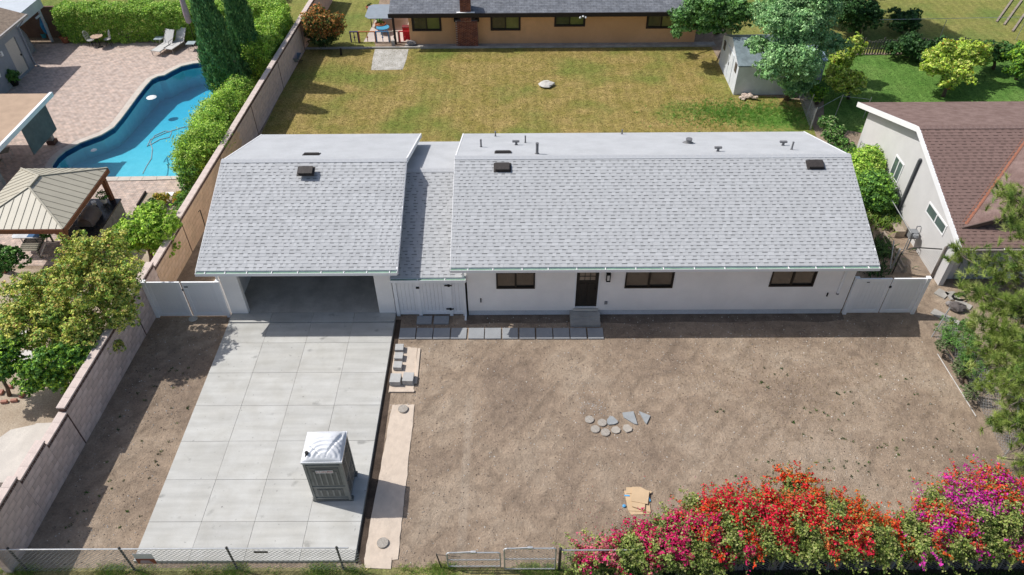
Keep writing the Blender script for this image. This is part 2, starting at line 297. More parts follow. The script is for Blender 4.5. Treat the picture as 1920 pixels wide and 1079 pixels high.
def lawn_mat(name, a, b, c, spot=None, spotcol=None, rad=4.0):
    m = M(name, a, .95, .2, .9, .9, 30, col2=b, col3=c, fine=.3, fscale=16, spec=.1)
    nt = m.node_tree; N = nt.nodes; L = nt.links; bs = N['Principled BSDF']; src = bs.inputs['Base Color'].links[0].from_socket
    n = N.new('ShaderNodeTexNoise'); n.inputs['Scale'].default_value = 5; n.inputs['Detail'].default_value = 7; n.inputs['Roughness'].default_value = .75
    tc = N.new('ShaderNodeTexCoord'); L.new(tc.outputs['Object'], n.inputs['Vector'])
    mr = N.new('ShaderNodeMapRange'); mr.inputs['From Min'].default_value = .32; mr.inputs['From Max'].default_value = .68; mr.inputs['To Min'].default_value = .62; mr.inputs['To Max'].default_value = 1.38; L.new(n.outputs['Fac'], mr.inputs['Value'])
    mm = N.new('ShaderNodeMix'); mm.data_type = 'RGBA'; mm.blend_type = 'MULTIPLY'; mm.inputs['Factor'].default_value = 1; L.new(src, mm.inputs[6]); L.new(mr.outputs[0], mm.inputs[7]); out = mm.outputs[2]
    mw = N.new('ShaderNodeTexWave'); mw.inputs['Scale'].default_value = .55; mw.inputs['Distortion'].default_value = 1.5; mw.inputs['Detail'].default_value = 3; L.new(tc.outputs['Object'], mw.inputs['Vector']); wr_ = N.new('ShaderNodeMapRange'); wr_.inputs['To Min'].default_value = .92; wr_.inputs['To Max'].default_value = 1.06; L.new(mw.outputs['Fac'], wr_.inputs['Value'])      # mower passes
    m3 = N.new('ShaderNodeMix'); m3.data_type = 'RGBA'; m3.blend_type = 'MULTIPLY'; m3.inputs['Factor'].default_value = 1; L.new(out, m3.inputs[6]); L.new(wr_.outputs[0], m3.inputs[7]); out = m3.outputs[2]
    if spot is not None:
        vs = N.new('ShaderNodeVectorMath'); vs.operation = 'SUBTRACT'; L.new(tc.outputs['Object'], vs.inputs[0]); vs.inputs[1].default_value = (spot[0], spot[1], 0)
        vl = N.new('ShaderNodeVectorMath'); vl.operation = 'MULTIPLY'; L.new(vs.outputs[0], vl.inputs[0]); vl.inputs[1].default_value = (.75, 1.5, 0)
        ln = N.new('ShaderNodeVectorMath'); ln.operation = 'LENGTH'; L.new(vl.outputs[0], ln.inputs[0])
        ad = N.new('ShaderNodeMath'); ad.operation = 'MULTIPLY_ADD'; L.new(n.outputs['Fac'], ad.inputs[0]); ad.inputs[1].default_value = 5.0; L.new(ln.outputs['Value'], ad.inputs[2])
        r2 = N.new('ShaderNodeMapRange'); r2.inputs['From Min'].default_value = rad+1.4; r2.inputs['From Max'].default_value = rad+3.4; r2.inputs['To Min'].default_value = 1; r2.inputs['To Max'].default_value = 0; L.new(ad.outputs[0], r2.inputs['Value'])
        m2 = N.new('ShaderNodeMix'); m2.data_type = 'RGBA'; L.new(r2.outputs[0], m2.inputs['Factor']); L.new(out, m2.inputs[6]); m2.inputs[7].default_value = (*spotcol, 1); out = m2.outputs[2]
    L.new(out, bs.inputs['Base Color']); return m
POOL_PX = [(97, 312), (107, 297), (122, 284), (150, 269), (190, 254), (213, 240), (228, 222), (240, 206), (256, 184), (272, 163), (284, 150), (296, 144), (308, 142), (322, 134), (340, 125), (362, 120), (390, 117), (415, 120), (432, 133), (432, 160), (420, 195), (400, 235), (375, 280), (345, 332), (270, 333), (200, 334), (140, 334), (100, 334)]
POOL = [(p.x, p.y) for p in (at(x, y) for x, y in POOL_PX)]
def grow(poly, d):
    k = len(poly); out = []; ar = sum(poly[i][0]*poly[(i+1) % k][1]-poly[(i+1) % k][0]*poly[i][1] for i in range(k)); sg = 1 if ar > 0 else -1
    for i in range(k):
        a, b, c = [Vector(poly[(i+j) % k]) for j in (-1, 0, 1)]; n1 = Vector(((b-a).y, -(b-a).x)).normalized(); n2 = Vector(((c-b).y, -(c-b).x)).normalized()
        n = (n1+n2).normalized()*sg; out.append((b.x+n.x*d, b.y+n.y*d))
    return out
HOLE = grow(POOL, .33)
sheet('ground', [(-90, -30), (90, -30), (90, 130), (-90, 130)], 0, DIRT, [grow(POOL, .6)])
LAWN = lawn_mat('dry_lawn', (.24, .20, .055), (.35, .26, .10), (.17, .20, .045), (14.0, 35.2), (.10, .21, .035), 1.6)
LAWN_G = lawn_mat('green_lawn', (.085, .18, .035), (.125, .23, .05), (.16, .25, .065))
LAWN_O = lawn_mat('olive_lawn', (.20, .21, .055), (.25, .235, .075), (.15, .20, .05))
sheet('lawn', [(-13.25, 29.0), (12.6, 29.0), (15.4, 33.0), (15.9, 37.4), (12.4, 38.2), (12.2, 44.28), (-13.0, 44.28), (-13.25, 38)], .006, LAWN)
sheet('lawn', [(-13.0, 44.6), (-8.7, 44.6), (-9.4, 47), (-9.6, 62), (-12.5, 62)], .006, LAWN_O)
sheet('lawn', [(16.2, 34.6), (19, 33.4), (60, 33.4), (60, 43.0), (17.5, 43.0), (17.2, 38)], .006, LAWN_G)
sheet('lawn', [(14.0, 43.3), (70, 43.3), (70, 95), (13.0, 95), (13.0, 50)], .006, LAWN_O)
sheet('lawn', [(-45, 47.3), (-13.6, 47.3), (-13.4, 90), (-45, 90)], .006, LAWN_O)
DECK = brick_mat('paver_deck', (.56, .43, .36), (.46, .375, .33), (.36, .30, .265), .21, .14, msize=.012)
sheet('pool_deck', [(-60, 23.6), (-19, 23.6), (-17.3, 25.4), (-16.2, 27.3), (-14.1, 28.3), (-13.9, 45.4), (-60, 45.4)], .010, DECK, [HOLE])
sheet('garden_ground', [(-60, -5), (-14.7, -5), (-14.35, 10.4), (-13.9, 23.4), (-13.75, 28.1), (-16.2, 27.1), (-17.2, 25.2), (-18.9, 23.4), (-60, 23.4)], .006, SOIL)
o = MB().box(-13.4, 12.5, 44.3, 44.42, 0, .10).build('kerb', CONC_D); o['kind'] = 'structure'
sheet('walkway', [(-6.9, 44.44), (12.5, 44.44), (12.5, 45.0), (-6.9, 45.0)], .012, CONC_D)
sheet('patio', [tuple(at(*p))[:2] for p in ((682, 79), (716, 17), (870, 17), (868, 79))], .014, M('patio_concrete', (.52, .45, .40), .85, .1, 1, .1, 40))
sheet('concrete_pad', [tuple(at(*p))[:2] for p in ((703, 93), (766, 93), (762, 112), (755, 131), (725, 132), (696, 132), (699, 110))], .014, M('worn_slab', (.36, .34, .30), .9, .2, 2.2, .4, 14, col2=(.52, .50, .46), fine=.15))
GR_VERGE = lawn_mat('verge_grass', (.20, .19, .075), (.27, .23, .11), (.17, .19, .06))
sheet('verge', [(-60, -5), (60, -5), (60, 10.12), (2.0, 10.12), (1.0, 10.3), (-60, 10.36)], .005, GR_VERGE)
sheet('litter_and_shade', [(2.2, 8.5), (17, 8.5), (17, 12.2), (11.5, 12.0), (10.6, 11.2), (9.6, 11.3), (6, 12.0), (4.6, 11.4), (3, 10.9)], .009, M('litter_and_shade', (.045, .036, .028), .95, .3, 5, .8, 20, fine=.3))  # dark litter, with the shade below the bushes put into its colour
sheet('damp_shade_strip', [(-1.9, 20.56), (-1.9, 20.02), (-.6, 20.12), (.8, 20.05), (2.0, 20.1), (3.2, 20.1), (4.6, 20.0), (6.3, 20.12), (8.1, 20.05), (10.0, 20.15), (11.6, 20.05), (12.5, 20.2), (12.5, 20.56)], .004, M('damp_shade_dirt', (.12, .093, .072), .95, .3, 2.5, .8, 12, col2=(.20, .155, .12), fine=.3))  # moist soil at the wall base; its dark colour also deepens the house shade
# flat strip beside the drive, shade of a trench put into its dark colour
sheet('trench_shade', [(-4.60, 10.4), (-4.30, 10.4), (-4.32, 14.0), (-4.38, 17.2), (-4.40, 20.3), (-4.60, 20.3)], .004, DARK_SOIL)

# driveway of poured slabs with open joints
drive = MB().box(-10.90, -4.64, 10.50, 20.40, .0, .07).build('driveway', DARK_SOIL); drive['kind'] = 'structure'
xs = [-10.93, -9.36, -7.78, -6.2, -4.62]; ys = [10.46, 11.69, 13.14, 14.59, 16.06, 17.53, 18.99, 20.03]
rnd = random.Random(4); 
def slab_mat(i, k):
    m = M('drive_concrete_%d' % i, mul((.45, .44, .405), k), .85, .1, .9+.3*i, .12, 40, col2=mul((.515, .51, .482), k), fine=.05, fscale=60, spec=.2); nt = m.node_tree; N = nt.nodes; L = nt.links; bs = N['Principled BSDF']; out = bs.inputs['Base Color'].links[0].from_socket
    tc = N.new('ShaderNodeTexCoord')
    for sc, a, b, lo_, hi_, det in (((.5, 4.5, 1), .3, .7, .9, 1.07, 4), ((1.6, 1.9, 1), .66, .74, 1.0, .62, 8), ((9, 9, 1), .70, .76, 1.0, .55, 2)):      # trowel bands, water stains, drips
        mp = N.new('ShaderNodeMapping'); mp.inputs['Scale'].default_value = sc; mp.inputs['Location'].default_value = (i*3.7, i*1.9, 0); L.new(tc.outputs['Object'], mp.inputs[0]); n = N.new('ShaderNodeTexNoise'); n.inputs['Scale'].default_value = 1; n.inputs['Detail'].default_value = det; L.new(mp.outputs[0], n.inputs['Vector'])
        r = N.new('ShaderNodeMapRange'); r.inputs['From Min'].default_value = a; r.inputs['From Max'].default_value = b; r.inputs['To Min'].default_value = lo_; r.inputs['To Max'].default_value = hi_; L.new(n.outputs['Fac'], r.inputs['Value'])
        mm = N.new('ShaderNodeMix'); mm.data_type = 'RGBA'; mm.blend_type = 'MULTIPLY'; mm.inputs['Factor'].default_value = 1; L.new(out, mm.inputs[6]); L.new(r.outputs[0], mm.inputs[7]); out = mm.outputs[2]
    L.new(out, bs.inputs['Base Color']); return m
slab_cols = [slab_mat(i, k) for i, k in enumerate((1.0, .975, 1.02, .955))]
for j in range(7):
    for i in range(4):
        m = MB().box(xs[i]+.005, xs[i+1]-.005, ys[j]+.005, ys[j+1]-.005, .01, .12+rnd.uniform(-.002, .002)); m.build('slab', slab_cols[rnd.randrange(4)], drive)
for i in range(4): MB().box(xs[i]+.006, xs[i+1]-.006, 20.055, 20.56, .01, .155).build('apron_slab', slab_cols[i], drive)

# ------------------------------------------------------------------ shingles
def shingle_unit(seed, e, teeth, band, width=1.0):
    rng = random.Random(seed); V = []; Fc = []; C = []
    def wedge(x0, x1, y0, y1, zb, zt, col):
        n = len(V); V.extend([(x0, y0, 0), (x1, y0, 0), (x0, y0, zb), (x1, y0, zb), (x1, y1, zt), (x0, y1, zt), (x1, y1, 0), (x0, y1, 0)])
        Fc.extend([(n, n+1, n+3, n+2), (n+2, n+3, n+4, n+5), (n, n+2, n+5, n+7), (n+1, n+6, n+4, n+3)]); C.extend([col]*8)
    k = rng.uniform(.95, 1.05); wedge(.001, width-.001, 0, e+.03, .011, .002, mul(teeth, k*.96)); x = rng.uniform(0, .1)
    while x < width-.06:
        w = rng.uniform(.10, .24); x1 = min(x+w, width-.002); wedge(max(x, .002), x1, -.003, e+.004, .0155, .006, mul(teeth, k*rng.uniform(.96, 1.06)))
        g = rng.uniform(.07, .2); g1 = min(x1+g, width-.002)
        n = len(V); y0, y1 = e-.036, e+.006; zz = lambda y: .011-.009*y/(e+.03)+.0022
        if g1 > x1+.01:
            V.extend([(x1, y0, zz(y0)), (g1, y0, zz(y0)), (g1, y1, zz(y1)), (x1, y1, zz(y1))]); Fc.append((n, n+1, n+2, n+3)); C.extend([mul(band, rng.uniform(.8, 1.2))]*4)
        x = g1
    return np.array(V), np.array(Fc), np.array(C)
def shingled(roof, P0, u, v, W, L, e, teeth, band, singles, seed, clip=None):
    """lay courses of 1 m shingles from the eave up; the lowest rows are objects, the rest one stuff part"""
    u = Vector(u).normalized(); v = Vector(v).normalized(); nrm = u.cross(v); rm = Matrix((u, v, nrm)).transposed(); eul = rm.to_euler(); rng = random.Random(seed)
    units = [shingle_unit(seed*10+i, e, teeth, band) for i in range(6)]; mat = attr_mat('shingle', .9, 0, .35, .15)
    meshes = [np_mesh('shingle', U[0], U[1], mat, U[2]) for U in units]; off = wloc(roof); VV = []; FF = []; CC = []; nv = 0; cnt = 0; RM = np.array(rm)
    rows = int(L/e)
    for r in range(rows):
        x = -rng.uniform(0, .9)
        while x < W-.02:
            a, b = max(x, 0), min(x+1, W); 
            if clip: a, b = clip(r*e, a, b)
            if b-a > .06:
                i = rng.randrange(6); p = Vector(P0)+u*a+v*(r*e); sx = (b-a)
                if cnt < singles: piece('shingle', meshes[i], roof, p-off, eul, (sx, 1, 1)); cnt += 1
                else:
                    U = units[i]; VV.append((U[0]*[sx, 1, 1])@RM.T+np.array(p)); FF.append(U[1]+nv); CC.append(U[2]); nv += len(U[0])
            x += 1
    if VV:
        o = np_obj('shingles', np_mesh('shingles', np.concatenate(VV), np.concatenate(FF), mat, np.concatenate(CC), off), roof); o['kind'] = 'stuff'

# ------------------------------------------------------------------ the white house
WHITE = M('white_stucco', (.88, .85, .815), .9, .04, 1.1, .12, 80, fine=.03)
STEM = M('stem_wall', (.62, .63, .645), .9, .06, 2, .1, 50)
TRIM = M('white_trim', (.82, .82, .82), .5, .03, 2, fine=0)
GREEN = M('gutter_green', (.20, .33, .24), .5, .15, 3)
BRONZE = M('bronze_frame', (.018, .014, .011), .45, .1, 3, fine=0)
GLASS = glass_mat('window_glass', (.07, .056, .044), spec=1.0)  # brown base colour also carries the reflection of the dirt yard
ROOF_W = M('light_shingle', (.47, .48, .494), .92, .06, 1.1, .35, 70, fine=.07, fscale=30, spec=.15)
DARKV = M('vent_brown', (.05, .043, .04), .6, .2, 8)
BLACK = M('black_metal', (.012, .012, .012), .5, .1, 5, fine=0)
INNER = M('garage_interior', (.74, .73, .70), .9, .1, 1)
GFLOOR = M('garage_floor', (.44, .41, .36), .8, .3, 1.2, .1, 30, col2=(.62, .58, .52), fine=.15)
house = thing('house', (1.0, 24.5, 0), 'white stucco house with light grey shingle roof and open garage', 'house')
def wall_front(x0, x1, z0, z1, y0, y1, holes):
    m = MB(); X = sorted({x0, x1, *[h[0] for h in holes], *[h[1] for h in holes]}); Z = sorted({z0, z1, *[h[2] for h in holes], *[h[3] for h in holes]})
    for i in range(len(X)-1):
        zs = None
        for j in range(len(Z)-1):
            cx, cz = (X[i]+X[i+1])/2, (Z[j]+Z[j+1])/2; solid = not any(h[0] < cx < h[1] and h[2] < cz < h[3] for h in holes)
            if solid and zs is None: zs = Z[j]
            if (not solid or j == len(Z)-2) and zs is not None:
                m.box(X[i], X[i+1], y0, y1, zs, Z[j+1] if solid else Z[j]); zs = None
    return m
WIN = [(-.73, .70, 1.40, 2.23), (4.02, 5.80, 1.40, 2.25), (9.36, 11.0, 1.44, 2.27)]
DOOR = (2.20, 3.08, .42, 2.24)
EM, EG, ED = 2.86, 2.76, 2.04           # eave heights: main, garage, link
wall_front(-1.82, 12.42, .27, EM+.06, 20.50, 20.68, WIN+[DOOR]).build('wall', WHITE, house)
m = MB(); m.box(-1.816, 12.416, 20.535, 20.678, 0, .27); m.build('stem_wall', STEM, house)
m = MB()
m.box(12.24, 12.42, 20.68, 28.7, 0, EM+.06); m.box(-1.82, -1.64, 20.68, 28.7, 0, EM+.06); m.box(-1.64, 12.24, 28.55, 28.7, 0, EM)
for xa, xb in ((12.25, 12.41), (-1.81, -1.65)):
    n = len(m.v); m.v += [(xa, 20.6, EM), (xa, 28.65, EM), (xa, 24.6, EM+1.45), (xb, 20.6, EM), (xb, 28.65, EM), (xb, 24.6, EM+1.45)]; m.f += [(n, n+1, n+2), (n+5, n+4, n+3), (n, n+2, n+5, n+3), (n+1, n+4, n+5, n+2)]
m.build('side_wall', WHITE, house)
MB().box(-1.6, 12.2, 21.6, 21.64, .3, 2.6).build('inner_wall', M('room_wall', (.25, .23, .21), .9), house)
wall_front(-10.93, -4.62, 0, EG+.06, 20.53, 20.72, [(-10.28, -5.24, -1, 2.10)]).build('garage_wall', WHITE, house)
m = MB(); m.box(-10.93, -10.75, 20.72, 28.8, 0, EG); m.box(-4.80, -4.62, 20.72, 28.8, 0, EG); m.box(-10.75, -4.80, 28.62, 28.8, 0, EG)
n = len(m.v)
for xa, xb in ((-10.92, -10.76), (-4.79, -4.63)):
    n = len(m.v); m.v += [(xa, 20.6, EG), (xa, 28.75, EG), (xa, 24.7, EG+1.4), (xb, 20.6, EG), (xb, 28.75, EG), (xb, 24.7, EG+1.4)]; m.f += [(n, n+1, n+2), (n+5, n+4, n+3), (n, n+2, n+5, n+3), (n+1, n+4, n+5, n+2)]
m.build('garage_side_wall', INNER, house)
MB().box(-10.75, -4.80, 20.57, 28.62, .0, .15).build('garage_floor', GFLOOR, house)
MB().box(-4.618, -1.822, 22.5, 22.65, 0, ED).build('link_wall', WHITE, house)
# windows: frame, meeting stile, two panes
for (x0, x1, z0, z1) in WIN:
    w = MB(); t = .055
    w.box(x0, x1, 20.475, 20.60, z0, z0+t*1.3).box(x0, x1, 20.475, 20.60, z1-t, z1).box(x0, x0+t, 20.475, 20.60, z0+t*1.3, z1-t).box(x1-t, x1, 20.475, 20.60, z0+t*1.3, z1-t)
    xc = (x0+x1)/2; w.box(xc-.035, xc+.035, 20.485, 20.59, z0+t*1.3, z1-t); f = w.build('window', BRONZE, house)
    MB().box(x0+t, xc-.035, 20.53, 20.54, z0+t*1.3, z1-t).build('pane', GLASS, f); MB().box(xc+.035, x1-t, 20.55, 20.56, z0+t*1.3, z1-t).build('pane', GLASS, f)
# front door with six lights
DOORM = M('dark_door', (.022, .019, .016), .5, .15, 4, fine=0)
x0, x1, z0, z1 = DOOR; m = MB()
m.box(x0+.03, x1-.03, 20.56, 20.60, z0, z1-.52); m.box(x0+.03, x1-.03, 20.56, 20.60, z1-.10, z1-.03); m.box(x0+.03, x0+.14, 20.56, 20.60, z1-.52, z1-.10); m.box(x1-.14, x1-.03, 20.56, 20.60, z1-.52, z1-.10)
for s in (.16, .47): m.box(x0+s, x0+s+.25, 20.545, 20.562, z0+.12, z0+1.18)
d = m.build('door', DOORM, house)
gw = (x1-x0-.28)/3
for i in range(3):
    for j in range(2):
        MB().box(x0+.14+gw*i+.012, x0+.14+gw*(i+1)-.012, 20.575, 20.585, z1-.52+.21*j+.012, z1-.52+.21*(j+1)-.012).build('pane', glass_mat('door_glass', (.22, .18, .14)), d)
g = MB()
for i in range(4): g.box(x0+.14+gw*i-.012, x0+.14+gw*i+.012, 20.565, 20.595, z1-.52, z1-.10)
for j in range(3): g.box(x0+.14, x1-.14, 20.563, 20.594, z1-.52+.21*j-.012, z1-.52+.21*j+.012)
g.build('muntins', DOORM, d)
MB().tube([(x1-.12, 20.54, z0+.88), (x1-.12, 20.50, z0+.88), (x1-.12, 20.48, z0+.98)], .018).build('handle', BLACK, d)
m = MB(); m.box(x0-.03, x0+.03, 20.485, 20.62, z0-.02, z1+.03).box(x1-.03, x1+.03, 20.485, 20.62, z0-.02, z1+.03).box(x0+.03, x1-.03, 20.485, 20.62, z1-.03, z1+.03); m.build('door_frame', TRIM, house)
MB().box(x0-.03, x1+.03, 20.42, 20.62, z0-.13, z0-.02).build('threshold', CONC, house)
m = MB(); m.box(2.05, 3.18, 20.16, 20.53, .0, .26).box(2.05, 3.18, 19.86, 20.16, .0, .13); m.build('front_step', CONC_D, house)
lamp = MB().box(3.32, 3.44, 20.45, 20.50, 2.02, 2.30).box(3.30, 3.46, 20.36, 20.49, 2.14, 2.18).build('wall_lamp', BLACK, house)
m = MB()
for a in (3.305, 3.435):
    for b in (20.365, 20.465): m.box(a, a+.02, b, b+.02, 1.84, 2.14)
m.box(3.30, 3.46, 20.36, 20.49, 1.82, 1.84); m.build('lamp_cage', BLACK, lamp)
MB().box(3.335, 3.425, 20.39, 20.455, 1.86, 2.10).build('lamp_glass', M('frosted', (.7, .68, .63), .3, .05, 3), lamp)
MB().box(3.34, 3.45, 20.46, 20.50, .60, .74).build('outlet_cover', M('grey_plastic', (.22, .22, .23), .5), house)
MB().box(-1.35, -1.31, 20.47, 20.50, .72, .92).build('hose_tap', BLACK, house)
MB().box(11.63, 11.67, 20.46, 20.50, .95, 1.12).build('hose_tap', BLACK, house)
# roofs
def gable_roof(x0, x1, ye, ze, yr, zr, name, singles, seed, zb=None, capn=True, e=.146):
    """front slope at ye/ze up to ridge yr/zr; back slope mirrored"""
    th = .13; yb = 2*yr-ye; m = MB()
    for (a, b) in (((ye, ze), (yr, zr)), ((yb, ze), (yr, zr))):
        n = len(m.v); m.v += [(x0, a[0], a[1]), (x1, a[0], a[1]), (x1, b[0], b[1]), (x0, b[0], b[1]), (x0, a[0], a[1]-th), (x1, a[0], a[1]-th), (x1, b[0], b[1]-th), (x0, b[0], b[1]-th)]
        m.f += [tuple(n+i for i in q) for q in ((0, 1, 2, 3), (7, 6, 5, 4), (0, 4, 5, 1), (1, 5, 6, 2), (3, 2, 6, 7), (0, 3, 7, 4))]
    rf = m.build(name, ROOF_W, house); L = math.hypot(yr-ye, zr-ze); v = Vector((0, yr-ye, zr-ze))/L
    shingled(rf, (x0, ye-.02, ze+.004), (1, 0, 0), v, x1-x0, L+.02, e, (.445, .452, .46), (.20, .203, .208), singles, seed)
    bm_ = MB().box(x0-.02, x1+.02, ye-.03, ye+.02, ze-.20, ze-.02); bm_.build('fascia', TRIM, rf)
    s = (zr-ze)/(yr-ye)
    for xx in (x0, x1-.03):   # rake boards
        r = MB()
        for (ya, yb_) in ((ye, yr), (yb, yr)):
            n = len(r.v); r.v += [(xx-.012+d, y, z-o_) for d in (0, .054) for (y, z) in ((ya, ze), (yb_, zr)) for o_ in (-.012, .17)]
            r.f += [tuple(n+i for i in q) for q in ((0, 1, 3, 2), (4, 6, 7, 5), (0, 2, 6, 4), (1, 5, 7, 3), (0, 4, 5, 1), (2, 3, 7, 6))]
        r.build('rake_board', TRIM, rf)
    # ridge caps, each lapped over the next
    c = MB(); hw = .15; tt = .02
    V = [(0, -hw, -hw*s), (0, 0, .0), (0, hw, -hw*s), (.27, -hw, -hw*s-.012), (.27, 0, -.012), (.27, hw, -hw*s-.012)]
    c.v = [(x, y, z+tt) for x, y, z in V] + [(x, y, z-.01) for x, y, z in V]; c.f = [(0, 3, 4, 1), (1, 4, 5, 2), (0, 1, 7, 6), (1, 2, 8, 7), (0, 6, 9, 3), (2, 5, 11, 8), (3, 9, 10, 4), (4, 10, 11, 5)]
    cm = c.mesh('ridge_cap', ROOF_W); off = wloc(rf); k = int((x1-x0)/.245)
    for i in range(k): piece('ridge_cap', cm, rf, Vector((x0+i*(x1-x0)/k, yr, zr+.028))-off)
    return rf
def gutter(rf, x0, x1, y, z, hang):
    m = MB(); w, h = .12, .11
    m.box(x0, x1, y-w, y-w+.012, z-h, z+.012).box(x0, x1, y-w+.012, y-.008, z-h, z-h+.012).box(x0, x0+.012, y-w+.012, y-.008, z-h+.012, z).box(x1-.012, x1, y-w+.012, y-.008, z-h+.012, z)
    gt = m.build('gutter', TRIM, house); MB().box(x0+.014, x1-.014, y-w+.014, y-.01, z-h+.014, z-.018).build('gutter_lining', GREEN, gt)
    hm = MB().box(-.014, .014, -w+.002, 0, -.012, .016).mesh('gutter_hanger', TRIM)
    for hx in hang: piece('gutter_hanger', hm, gt, Vector((hx, y, z))-wloc(gt))
r1 = gable_roof(-2.33, 12.84, 20.02, EM, 24.60, 4.52, 'roof', 180, 1)
gutter(r1, -2.33, 12.84, 19.99, EM-.03, [aty(x, 500, 19.93).x for x in (877, 924, 979, 1028, 1082, 1136, 1193, 1245, 1303, 1360, 1420, 1480, 1531, 1584, 1630)])
r2 = gable_roof(-11.40, -4.22, 20.02, EG, 24.70, 4.37, 'garage_roof', 90, 2)
gutter(r2, -11.40, -4.22, 19.99, EG-.03, [aty(x, 508, 19.93).x for x in (382, 420, 461, 508, 557, 601, 644, 687, 730)])
r3 = gable_roof(-4.60, -1.84, 20.42, ED, 25.15, 3.60, 'link_roof', 30, 3)
gutter(r3, -4.60, -1.84, 20.39, ED-.03, [-3.6, -2.6])
# roof vents and pipes
def on_front(px, py):
    d = ray(px, py); s = (4.52-EM)/(24.6-20.02); o_ = Vector((0, 0, CAMH)); t = (EM+s*(0-20.02)-CAMH)/(d.z-s*d.y); return o_+d*t
def on_back(px, py, zr=4.52, yr=24.6, s=.3625):
    d = ray(px, py); t = (zr+s*yr-CAMH)/(d.z+s*d.y); return Vector((0, 0, CAMH))+d*t
ang = math.atan2(4.52-EM, 24.6-20.02)
for px, py, rf in ((574, 323, r2), (942, 316, r1), (1528, 311, r1)):
    p = on_front(px, py); T = Matrix.Translation(p) @ Matrix.Rotation(ang, 4, 'X')
    MB().box(-.33, .33, -.20, .22, .01, .05, T).box(-.27, .27, -.16, .17, .05, .15, T).build('roof_vent', DARKV, rf)
for px, py, rf in ((584, 291, r2), (943, 287, r1)):
    p = on_back(px, py, 4.37 if rf is r2 else 4.52, 24.7 if rf is r2 else 24.6); T = Matrix.Translation(p) @ Matrix.Rotation(-ang, 4, 'X')
    MB().box(-.33, .33, -.14, .22, .01, .04, T).box(-.28, .28, -.10, .10, .04, .085, T).build('roof_vent', DARKV, rf)
PIPE = M('lead_pipe', (.16, .16, .165), .5, .15, 6)
for px, py, h, r_ in ((902, 276, .34, .035), (985, 268, .32, .03), (1007, 289, .48, .055), (1484, 281, .34, .035), (1291, 269, .20, .12), (929, 256, .24, .03), (1166, 252, .22, .03)):
    p = on_back(px, py); m = MB().lathe((p.x, p.y, p.z-.03), [(r_*2.2, 0), (r_*1.3, .06), (r_, .10), (r_, h), (r_*1.15 if r_ < .1 else r_*1.1, h), (r_*1.15, h+.04)], 10); m.build('vent_pipe', PIPE, r1)
for px, py in ((968, 272), (1346, 284), (1468, 273)):
    p = on_back(px, py); MB().lathe((p.x, p.y, p.z-.03), [(.1, 0), (.05, .06), (.05, .17)], 10).box(p.x-.16, p.x+.13, p.y-.05, p.y+.05, p.z+.14, p.z+.20).build('vent_hood', PIPE, r1)
# downspouts
m = MB().bar((-1.93, 20.0, EM-.12), (-1.93, 20.42, EM-.35), .07, .07).bar((-1.93, 20.44, EM-.33), (-1.93, 20.44, .06), .075, .06).bar((-1.93, 20.44, .09), (-1.93, 20.22, .03), .07, .06); m.build('downspout', TRIM, house)
m = MB().bar((12.0, 20.0, EM-.12), (12.0, 20.42, EM-.28), .08, .07).bar((12.0, 20.44, EM-.26), (12.0, 20.44, 1.15), .085, .06); m.build('downspout', TRIM, house)
MB().lathe((12.0, 20.45, 1.08), [(.05, 0), (.05, .07)], 10).build('pipe_cap', M('grey_plastic', (.22, .22, .23), .5), house)
m = MB().bar((-11.1, 20.0, EG-.12), (-11.02, 20.5, EG-.32), .09, .09).bar((-11.02, 20.55, EG-.30), (-11.02, 20.60, .1), .085, .06); m.build('downspout', TRIM, house)

# ------------------------------------------------------------------ white vinyl fences
VINYL = M('white_vinyl', (.87, .87, .87), .4, .03, 2, fine=0, spec=.5)
PANEL = M('vinyl_panel', (.83, .83, .83), .45, .03, 2, fine=0, spec=.4)
def vinyl(name, x0, x1, y, h, parts, label, posts):
    t = thing(name, ((x0+x1)/2, y, 0), label, 'gate')
    for px in posts:
        MB().box(px-.065, px+.065, y-.065, y+.065, 0, h+.02).box(px-.08, px+.08, y-.08, y+.08, h+.02, h+.05).build('post', VINYL, t)
    for a, b, leaf in parts:
        m = MB().box(a, b, y-.03, y+.03, .06, .20).box(a, b, y-.03, y+.03, h-.12, h)
        if leaf: m.box(a, a+.13, y-.03, y+.03, .20, h-.12).box(b-.13, b, y-.03, y+.03, .20, h-.12)
        m.build('gate_frame' if leaf else 'rail', VINYL, t); ia, ib = (a+.13, b-.13) if leaf else (a, b)
        k = max(1, round((ib-ia)/.152)); w = (ib-ia)/k; bm = MB().box(.003, w-.003, -.012, .012, 0, h-.32).mesh('board', PANEL)
        for i in range(k): piece('board', bm, t, Vector((ia+i*w, y, .20))-wloc(t))
    return t
g = vinyl('vinyl_gate', -13.86, -10.98, 20.53, 1.78, [(-13.73, -12.47, True), (-12.40, -11.12, True)], 'white vinyl double gate between block wall and garage', (-13.80, -11.05))
MB().box(-12.33, -12.19, 20.48, 20.50, 1.55, 1.58).box(-12.44, -12.40, 20.47, 20.50, 1.38, 1.46).build('latch', BLACK, g)
MB().lathe((-12.42, 20.40, 0), [(.17, 0), (.17, .03), (.05, .04)], 12).build('drop_rod_base', CONC, g)
g = vinyl('vinyl_gate', -4.58, -1.86, 20.56, 1.84, [(-4.45, -3.70, False), (-3.62, -2.52, True), (-2.44, -2.0, False)], 'white vinyl gate with black hinges beside garage', (-4.52, -3.66, -2.48, -1.96))
m = MB()
for z in (.35, 1.55): m.box(-2.66, -2.38, 20.475, 20.50, z, z+.05).box(-2.54, -2.46, 20.47, 20.495, z-.03, z+.08)
m.build('hinge', BLACK, g); MB().box(-3.72, -3.60, 20.46, 20.495, 1.44, 1.52).build('latch', BLACK, g)
g = vinyl('vinyl_gate', 12.50, 15.27, 20.53, 1.78, [(12.66, 13.86, True), (13.92, 15.10, True)], 'white vinyl double gate right of the house', (12.58, 15.18))
